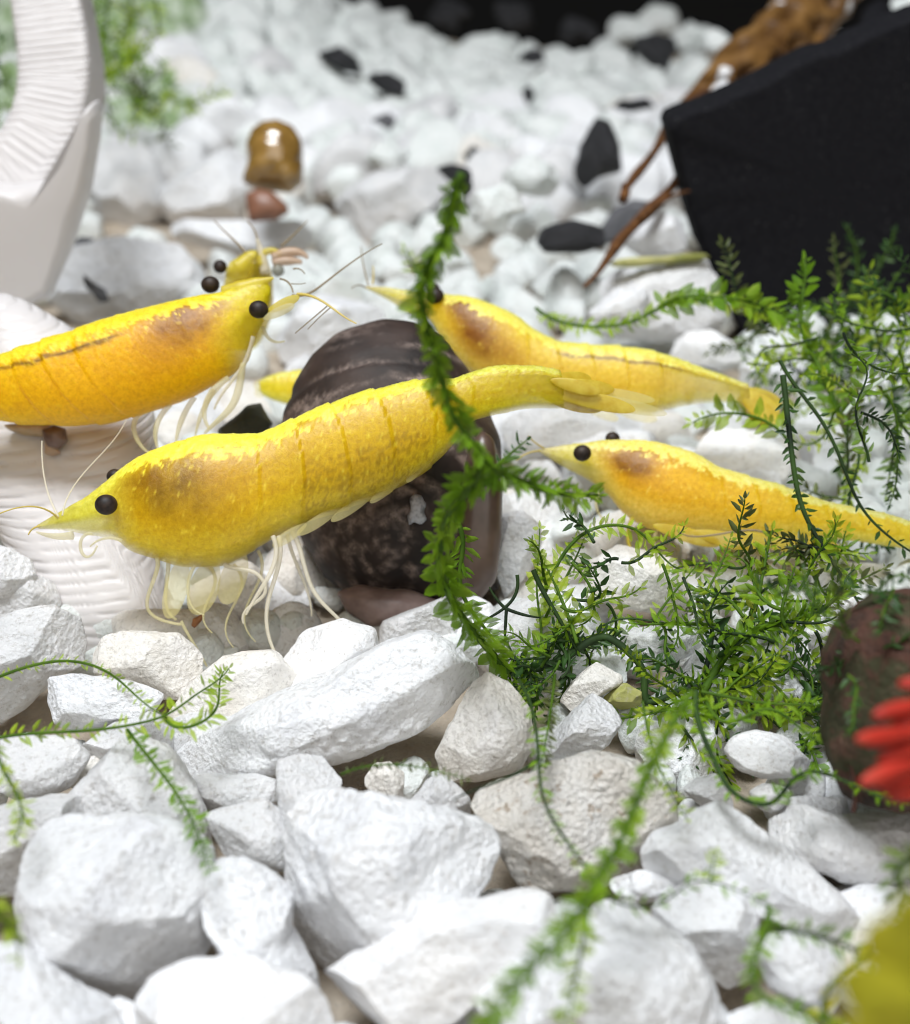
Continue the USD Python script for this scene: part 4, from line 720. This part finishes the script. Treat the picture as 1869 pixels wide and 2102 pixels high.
# ------------------------------------------------------------------ moss
def leaf_mesh(root, ax, sd, nn, L, w):
    v = np.array([[0, 0, 0], [0.35, 0.5, 0.12], [0.35, -0.5, 0.12], [0.40, 0, -0.02], [0.75, 0.33, 0.14], [0.75, -0.33, 0.14], [1.0, 0, 0.10]])
    v = root + v[:, :1] * L * ax + v[:, 1:2] * w * sd + v[:, 2:3] * L * nn
    return v, np.array([[0, 3, 1], [0, 2, 3], [1, 3, 4], [3, 2, 5], [3, 5, 6], [3, 6, 4]])
def strand(label, pts, d0, d1, r, leaf, stem='stem_green', leafm='leaf_green', gap=0.5, group=None, seed=0, name='moss_strand', cat='moss', wide=0.33, spread=0.85, rows=2, taper=0.4):
    g = np.random.default_rng(seed + 4000); path = pxpath(pts, d0, d1) if d0 else at(np.array(pts, float)[:, 0], np.array(pts, float)[:, 1], gdepth(np.array(pts, float)[:, 1], d1))
    if not d0: d0 = d1 = float(np.mean((path - CAM) @ F))
    n = max(14, 5 * len(pts)); P = smooth_path(path, n)
    t = thing(name, label, cat, P[np.argmin(P[:, 2])], group)
    dm = (d0 + d1) / 2; rm = r * 0.72 * dm / FPX; leaf = leaf * 1.08; gap = gap * 0.58
    part(t, 'stem', tube(path, np.array([rm, rm * 0.85, rm * taper]), 7, n), stem)
    if not leaf: return t
    LL = leaf * dm / FPX; s = np.r_[0, np.cumsum(np.linalg.norm(np.diff(P, axis=0), axis=1))]; total = s[-1]; T, A, B = frames(P)
    k = 0; out = []; x = LL * 0.3; roll = g.uniform(-0.5, 0.5)
    while x < total:
        i = min(int(np.searchsorted(s, x)), n - 1); side = 1 if k % 2 else -1
        ph = roll + g.normal(0, 0.35) + (0 if side > 0 else math.pi) + (math.pi / 2 * (k % 4 // 2) if rows == 4 else 0)
        o = math.cos(ph) * A[i] + math.sin(ph) * B[i]
        ax = T[i] * g.uniform(0.2, 0.9) + o * spread + g.normal(0, 0.22, 3); ax /= np.linalg.norm(ax)
        sd = T[i] - ax * (T[i] @ ax) + g.normal(0, 0.3, 3); sd -= ax * (sd @ ax); sd /= np.linalg.norm(sd); nn = np.cross(ax, sd)
        endt = min(1, 0.45 + (total - x) / (LL * 2.5)); l = LL * g.uniform(0.45, 1.3) * endt
        out.append(leaf_mesh(P[i] + o * rm * 0.5, ax, sd, nn, l, l * wide * g.uniform(0.8, 1.25))); k += 1; x += LL * gap * g.uniform(0.7, 1.3)
    if g.random() < 2: out.append(leaf_mesh(P[-1], T[-1], A[-1], B[-1], LL * 0.7, LL * 0.25))
    part(t, 'leaves', join(out), leafm, kind='stuff')
    return t
# tall strand in front
strand('tall blurred moss tip rising in front of the dark snail and shrimps', [(950,355),(928,430),(905,505),(870,572),(868,635),(888,700),(906,770),(925,840),(960,895),(1003,955)], 35, 38.5, 14, 38, gap=0.14, rows=4, leafm='leaf_green', seed=1, spread=0.55, taper=0.6, wide=0.5)
strand('short side sprig left of the tall blurred moss tip', [(872,580),(850,548),(832,512)], 35.6, 36, 5, 26, leafm='leaf_bright', seed=2)
strand('green moss strand running down the right side of the dark snail', [(1003,955),(945,1025),(908,1095),(903,1165),(932,1240),(985,1312),(1042,1378)], 38.5, 49, 14, 40, gap=0.14, seed=3, rows=4, taper=0.8, wide=0.55)
strand('green moss strand beside the dark snail lip, inner of two', [(930,1060),(950,1130),(945,1200),(980,1270),(1030,1340)], 50, 52, 8, 32, gap=0.4, seed=31)
strand('moss branch crossing from the snail to the rostrum of the right shrimp', [(1003,955),(1062,985),(1130,1008),(1228,1016)], 38.5, 44, 12, 36, gap=0.15, rows=4, seed=4, leafm='leaf_green')
strand('thin moss branch crossing the snail lip to the left', [(1040,960),(985,1000),(930,1030),(905,1075)], 42, 43, 7, 30, gap=0.35, seed=5)
strand('small leafy sprig pointing up right of the dark snail', [(1015,960),(1050,930),(1080,905)], 42, 44, 5, 30, gap=0.45, seed=51, leafm='leaf_dark')
# central tangle
strand('thick dark moss stem bending through the middle of the tangle', [(1035,1372),(1100,1372),(1170,1345),(1240,1308),(1292,1340),(1322,1385),(1328,1440),(1380,1426),(1445,1420)], 51.5, 50.5, 13, 24, 'stem_dark', 'leaf_dark', 0.35, seed=6, taper=0.8)
strand('pale leaved moss shoot standing left of the tangle', [(1092,1372),(1112,1300),(1103,1220),(1105,1150),(1108,1085)], 52, 53.5, 4, 24, leafm='leaf_bright', gap=0.55, seed=7, wide=0.7)
strand('yellow green moss arch under the belly of the right shrimp', [(1120,1215),(1150,1150),(1200,1095),(1260,1078),(1310,1090),(1350,1130),(1400,1170)], 53, 54, 6, 26, leafm='leaf_bright', gap=0.3, seed=8)
strand('moss shoot leaning right inside the yellow green arch', [(1110,1290),(1150,1210),(1185,1140),(1200,1105)], 53, 54, 5, 24, leafm='leaf_green', gap=0.4, seed=9)
strand('dark straight moss stem right of the pale leaved shoot', [(1095,1170),(1130,1240),(1160,1290),(1185,1335)], 51, 51, 8, 22, 'stem_dark', 'leaf_green', 0.7, seed=10)
strand('broad leaved moss shoot above the thick dark stem', [(1185,1320),(1165,1260),(1140,1200),(1120,1160)], 50.5, 52, 6, 34, leafm='leaf_bright', gap=0.4, seed=101, wide=0.45)
for i, pts in enumerate([[(1062,1180),(1045,1240),(1005,1268),(968,1290)], [(1040,1250),(1075,1262),(1110,1268)], [(1040,1248),(1038,1285),(1036,1325)], [(1042,1252),(1020,1230),(1005,1205)]]):
    strand(['black forked twig right of the dark snail, its longest arm', 'black twig arm pointing right beside the dark snail', 'black twig arm pointing down beside the dark snail', 'black twig arm pointing up left beside the dark snail'][i], pts, 52, 52, 5.5, 0, 'stem_dark', name='twig', cat='twig')
strand('thin dark twig arching over the flat white stone', [(1232,1290),(1285,1270),(1370,1280),(1425,1288),(1460,1325)], 52.5, 52, 3.5, 22, 'stem_dark', 'leaf_green', 1.6, seed=11, name='twig', cat='twig')
strand('dark upright moss stem above the centre of the tangle', [(1445,1420),(1455,1350),(1462,1285),(1452,1240),(1440,1205)], 50.5, 52, 8, 26, 'stem_dark', 'leaf_dark', 0.4, seed=12)
strand('bright moss branch rising right from the centre of the tangle', [(1445,1420),(1480,1360),(1520,1315),(1580,1285),(1640,1275),(1690,1250),(1745,1195)], 49, 51, 12, 36, 'stem_green', 'leaf_green', 0.16, seed=13, rows=4)
strand('short drooping moss branch over the curled grey stone', [(1530,1305),(1595,1282),(1645,1320),(1682,1372)], 51, 52, 5, 26, leafm='leaf_dark', gap=0.4, seed=14)
strand('dark moss stem looping under the oval bright stone', [(1430,1420),(1440,1500),(1475,1580),(1525,1640),(1568,1652),(1612,1622),(1660,1585),(1750,1610),(1850,1650)], None, 4.2, 9, 26, 'stem_dark', 'leaf_green', 0.4, seed=15)
strand('moss branch running right under the stacked stones, upper of two', [(1440,1420),(1500,1432),(1560,1442),(1620,1446),(1700,1450)], None, 4.0, 5, 26, leafm='leaf_green', gap=0.35, seed=16)
strand('moss branch running right above the oval bright stone, lower of two', [(1450,1440),(1510,1480),(1580,1456),(1640,1492),(1710,1530)], None, 4.2, 6, 28, leafm='leaf_green', gap=0.35, seed=17)
strand('broad blurred moss strand hanging from the tangle to the bottom edge', [(1420,1420),(1375,1500),(1335,1580),(1302,1660),(1270,1735),(1225,1805),(1180,1890),(1105,1975),(1045,2040),(985,2125)], None, 7.5, 10, 36, 'stem_green', 'leaf_green', 0.15, seed=18, rows=4)
strand('thin moss shoot dropping over the pitted beige stone, right side', [(1320,1440),(1336,1520),(1365,1600),(1412,1682)], None, 4.0, 4, 20, leafm='leaf_bright', gap=0.4, seed=19)
strand('long thin moss stem crossing the pitted beige stone and winding right', [(1065,1395),(1095,1465),(1106,1560),(1120,1650),(1165,1730),(1222,1808),(1262,1850),(1312,1862),(1372,1846),(1425,1810),(1500,1822),(1575,1858)], None, 4.6, 5.5, 24, 'stem_dark', 'leaf_green', 0.8, seed=20)
strand('dark blurred stem running down from the lower right wedge stone', [(1575,1858),(1572,1920),(1545,1985),(1560,2040),(1640,2080),(1760,2125)], None, 5.0, 8, 30, 'stem_green', 'leaf_green', 0.45, seed=21)
strand('black thin twig lying across the pale stones left of the hanging moss', [(1102,1560),(1070,1583),(1020,1605),(930,1642)], None, 4.2, 5, 0, 'stem_dark', name='twig', cat='twig')
strand('blurred moss tip at the bottom edge right of the broad strand', [(1210,1860),(1198,1930),(1178,2030),(1160,2130)], None, 6.0, 6, 34, leafm='leaf_bright', gap=0.3, seed=22)
strand('tiny green sprig standing on the lower right wedge stone', [(1458,1815),(1462,1788),(1470,1752)], None, 5.2, 4, 28, leafm='leaf_bright', gap=0.35, seed=23)
strand('blurred stem running to the right edge low in the photograph', [(1590,1905),(1650,1915),(1720,1935),(1800,1975),(1900,2040)], None, 5.5, 7, 32, 'stem_dark', 'leaf_green', 0.4, seed=24)
strand('dense small leaved moss shoot hanging left of the cone shaped stone', [(1140,1385),(1132,1450),(1122,1515),(1112,1570)], None, 4.0, 5, 20, leafm='leaf_olive', gap=0.25, seed=25)
# right hand mass
strand('upright moss tip in front of the black slab', [(1740,890),(1715,830),(1685,760),(1655,700),(1645,650),(1650,595),(1652,535)], 64, 66, 9, 32, 'stem_green', 'leaf_green', 0.2, seed=26, rows=4, wide=0.45)
strand('moss strand running left to right below the squared stone', [(1100,632),(1150,660),(1230,670),(1310,655),(1365,628),(1440,616),(1500,620),(1570,642),(1640,675)], 74, 67, 6, 24, leafm='leaf_bright', gap=0.25, seed=27)
strand('leafy green moss branch under the left foot of the black slab', [(1345,640),(1390,612),(1440,608),(1500,612),(1575,632),(1645,668)], 69, 67, 5, 36, leafm='leaf_green', gap=0.22, seed=28, rows=4, wide=0.5)
strand('long black stem slanting through the moss at the right edge', [(1602,740),(1640,800),(1690,868),(1735,965),(1772,1045),(1815,1092),(1875,1135),(1930,1165)], 56, 55, 6, 22, 'stem_dark', 'leaf_dark', 1.2, seed=29)
strand('dark green stem dropping in front of the right shrimp tail', [(1608,770),(1618,860),(1630,960),(1648,1042),(1682,1110),(1722,1172),(1765,1240)], 55, 54, 9, 26, 'stem_dark', 'leaf_dark', 0.5, seed=30)
strand('short bright moss sprig above the right shrimp back', [(1615,900),(1575,866),(1525,850),(1470,850),(1422,868)], 61, 62, 5, 34, leafm='leaf_bright', gap=0.32, seed=32, wide=0.5)
strand('pale grey dead moss strand at the right edge', [(1735,850),(1790,795),(1835,765),(1900,715)], 60, 61, 6, 20, 'stem_grey', 'leaf_olive', 0.8, seed=33)
strand('bright moss shoot standing in the middle right of the tangle', [(1535,1310),(1555,1230),(1570,1160),(1585,1090)], 52, 54, 7, 34, leafm='leaf_bright', gap=0.25, seed=34, rows=4)
strand('thin moss shoot leaning over the layered beige stone', [(1340,1280),(1370,1235),(1402,1195),(1440,1150)], 52.5, 54, 4, 22, leafm='leaf_bright', gap=0.7, seed=35)
strand('thin shoot left of the bright middle right moss shoot', [(1450,1215),(1480,1160),(1500,1105)], 53, 54, 4, 24, leafm='leaf_green', gap=0.4, seed=36)
def fill(n, region, dr, leaf, mats, label, group, seed, r=4.5, length=(110, 240)):
    g = np.random.default_rng(seed); P = Polygon(region); x0, y0, x1, y1 = P.bounds; k = 0
    while k < n:
        p = np.array([g.uniform(x0, x1), g.uniform(y0, y1)])
        if not P.contains(Point(p)): continue
        a = g.uniform(0, 2 * math.pi); pts = [p]; L = g.uniform(*length) / 4
        for _ in range(4): a += g.normal(0, 0.45); pts.append(pts[-1] + L * np.array([math.cos(a), math.sin(a)]))
        d0 = g.uniform(*dr); strand(label, pts, d0, d0 + g.uniform(-2, 2), r, leaf * g.uniform(0.8, 1.2), g.choice(['stem_green', 'stem_dark']), str(g.choice(mats)), 0.32, group, seed * 50 + k, rows=4); k += 1
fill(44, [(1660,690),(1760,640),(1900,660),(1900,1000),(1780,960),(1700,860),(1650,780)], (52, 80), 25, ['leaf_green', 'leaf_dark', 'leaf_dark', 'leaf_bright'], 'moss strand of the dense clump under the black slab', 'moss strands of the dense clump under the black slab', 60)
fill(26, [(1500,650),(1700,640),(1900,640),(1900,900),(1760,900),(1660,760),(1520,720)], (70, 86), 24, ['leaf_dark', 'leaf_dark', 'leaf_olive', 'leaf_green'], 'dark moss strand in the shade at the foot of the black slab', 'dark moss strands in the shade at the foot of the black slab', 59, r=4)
fill(10, [(1690,940),(1900,960),(1900,1180),(1760,1150)], (60, 68), 26, ['leaf_dark', 'leaf_olive', 'leaf_green'], 'moss strand among the stones at the right edge beside the shrimp tail', 'moss strands among the stones beside the right shrimp tail', 61)
fill(20, [(1420,1330),(1520,1340),(1500,1440),(1480,1560),(1420,1540),(1380,1450)], (48, 50), 30, ['leaf_green', 'leaf_bright', 'leaf_dark'], 'leafy moss strand at the heart of the tangle', 'leafy moss strands at the heart of the tangle', 62)
fill(16, [(1050,1330),(1180,1320),(1260,1330),(1180,1400),(1060,1410)], (50, 51.5), 28, ['leaf_green', 'leaf_dark'], 'leafy moss strand around the thick dark stem', 'leafy moss strands around the thick dark stem', 63, length=(80, 150))
fill(18, [(1480,1130),(1720,1120),(1720,1240),(1500,1260)], (53, 56), 26, ['leaf_green', 'leaf_olive', 'leaf_bright'], 'moss strand between the right shrimp and the bright branch', 'moss strands between the right shrimp and the bright branch', 64, length=(90, 180))
fill(16, [(1080,1120),(1250,1080),(1420,1180),(1400,1300),(1200,1330),(1090,1280)], (50.5, 53), 26, ['leaf_green', 'leaf_bright', 'leaf_dark'], 'moss strand of the loose tuft under the right shrimp head', 'moss strands of the loose tuft under the right shrimp head', 58, r=5, length=(90, 190))
fill(14, [(1440,1240),(1700,1240),(1690,1330),(1480,1420)], (49, 51), 32, ['leaf_green', 'leaf_bright'], 'bright moss strand of the tangle left of the dark red brown lump', 'bright moss strands of the tangle left of the dark red brown lump', 57, r=6, length=(100, 200))
fill(16, [(1600,1440),(1740,1400),(1740,1620),(1640,1600)], (47.5, 50), 28, ['leaf_olive', 'leaf_dark', 'leaf_green'], 'olive moss strand left of the red plant', 'olive moss strands left of the red plant', 65, length=(90, 180))
fill(26, [(195,-20),(340,-20),(330,260),(200,200)], (112, 150), 20, ['leaf_green', 'leaf_bright', 'leaf_olive'], 'blurred moss strand right of the ornament arch, top left', 'blurred moss strands right of the ornament arch', 66, r=3, length=(80, 200))
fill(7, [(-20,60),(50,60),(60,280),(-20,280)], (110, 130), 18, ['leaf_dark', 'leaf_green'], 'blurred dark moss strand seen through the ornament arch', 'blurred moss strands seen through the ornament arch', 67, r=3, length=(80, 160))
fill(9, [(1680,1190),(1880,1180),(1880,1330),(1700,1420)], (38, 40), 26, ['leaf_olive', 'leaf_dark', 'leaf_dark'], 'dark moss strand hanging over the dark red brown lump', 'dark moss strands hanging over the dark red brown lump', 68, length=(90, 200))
# left strands
strand('thin arched moss stem at the left, over the cracked stone', [(-25,1400),(60,1368),(130,1357),(205,1372),(262,1412),(332,1466)], None, 3.6, 5, 17, leafm='leaf_bright', gap=0.7, seed=40)
strand('horizontal moss stem from the left edge, rising to a dark tip', [(-25,1520),(80,1505),(180,1500),(260,1490),(340,1468),(400,1428),(445,1398),(470,1372)], None, 3.6, 5, 28, 'stem_green', 'leaf_bright', 0.5, seed=41, spread=1.0)
strand('drooping moss tip lying over the pointed grey slab', [(262,1498),(310,1560),(360,1625),(402,1700),(427,1785)], None, 4.0, 6, 26, leafm='leaf_green', gap=0.3, seed=42)
strand('short curled moss shoot under the dark tip at the left', [(338,1468),(390,1492),(430,1472),(450,1425),(460,1378)], None, 3.4, 5, 26, leafm='leaf_bright', gap=0.35, seed=43)
strand('blurred yellow green moss strand at the left edge', [(-5,1520),(18,1600),(45,1670),(28,1725)], None, 5, 6, 26, leafm='leaf_bright', gap=0.3, seed=44, rows=4)
strand('thin moss thread lying across the stones in the middle', [(700,1590),(780,1570),(860,1575),(960,1600)], None, 3.5, 3, 14, leafm='leaf_olive', gap=0.8, seed=45)

# ------------------------------------------------------------------ right edge: rusty lump, red plant; blurred leaves in the near corners
solo('brown_rock', pillow([(1702,1345),(1735,1262),(1792,1216),(1869,1204),(1990,1230),(1990,1650),(1880,1662),(1812,1668),(1735,1640),(1708,1560),(1700,1450)], 41, 3.2, 5, 4, 15, 0.25, 0.06, 0.85), 'rust_rock', 'dark red brown lump at the right edge behind the red plant', 'rock')
rp = thing('red_plant', 'bright red plant with blurred lobed fronds, cut by the right edge', 'red plant', at(1860, 1660, 33))
for a, b, w in (((1910,1400),(1845,1408),16), ((1915,1445),(1792,1462),20), ((1915,1470),(1830,1490),20), ((1915,1500),(1758,1528),22), ((1915,1530),(1800,1555),20), ((1915,1560),(1765,1598),22), ((1915,1590),(1800,1620),24), ((1915,1620),(1820,1640),18), ((1940,1430),(1930,1650),60)):
    part(rp, 'frond', blade(at(*a, 29), at(*b, 28 + 0.01 * (b[0] - 1750)), w * 29 / FPX, 0.2, 0.05 * (1 if b[1] % 4 else -1)), 'leaf_red')
strand('dark red brown stem standing below the red fronds', [(1752,1500),(1748,1560),(1755,1610),(1752,1668)], 40, 40, 10, 0, 'stem_red', name='plant_stem', cat='plant stem', taper=0.8)
strand('faint red frond lying on the dark red brown lump', [(1830,1330),(1790,1350),(1750,1390)], 44.5, 44.5, 16, 30, 'leaf_red', 'stem_red', 0.3, seed=77, rows=4, name='red_frond', cat='red plant')
lf = thing('leaf_cluster', 'yellow green leaves far out of focus in the bottom right corner', 'leaves', at(1850, 2200, 18))
for a, b, w in (((1960,2210),(1765,1960),75), ((2000,2080),(1810,1870),80), ((1900,2250),(1740,2090),70), ((2030,1990),(1860,1830),60), ((1960,2240),(1800,2020),90)):
    part(lf, 'leaf', blade(at(*a, 18.5), at(*b, 17.5), w * 18 / FPX, 0.06, 0.1), 'leaf_yellow')
strand('blurred green moss at the right edge above the yellow green leaf', [(1930,1740),(1880,1760),(1840,1790),(1860,1850),(1830,1900)], 31, 31, 9, 46, leafm='leaf_green', gap=0.3, seed=80, rows=4)
strand('blurred green moss crossing the yellow green leaf', [(1740,2120),(1690,2060),(1780,1960),(1880,1910)], 31, 30, 8, 40, leafm='leaf_yellow', gap=0.4, seed=81)
strand('blurred green moss at the left edge beside the square white stone', [(-40,1840),(0,1880),(30,1920),(40,1960)], 30, 30.5, 9, 44, leafm='leaf_bright', gap=0.3, seed=82, rows=4)
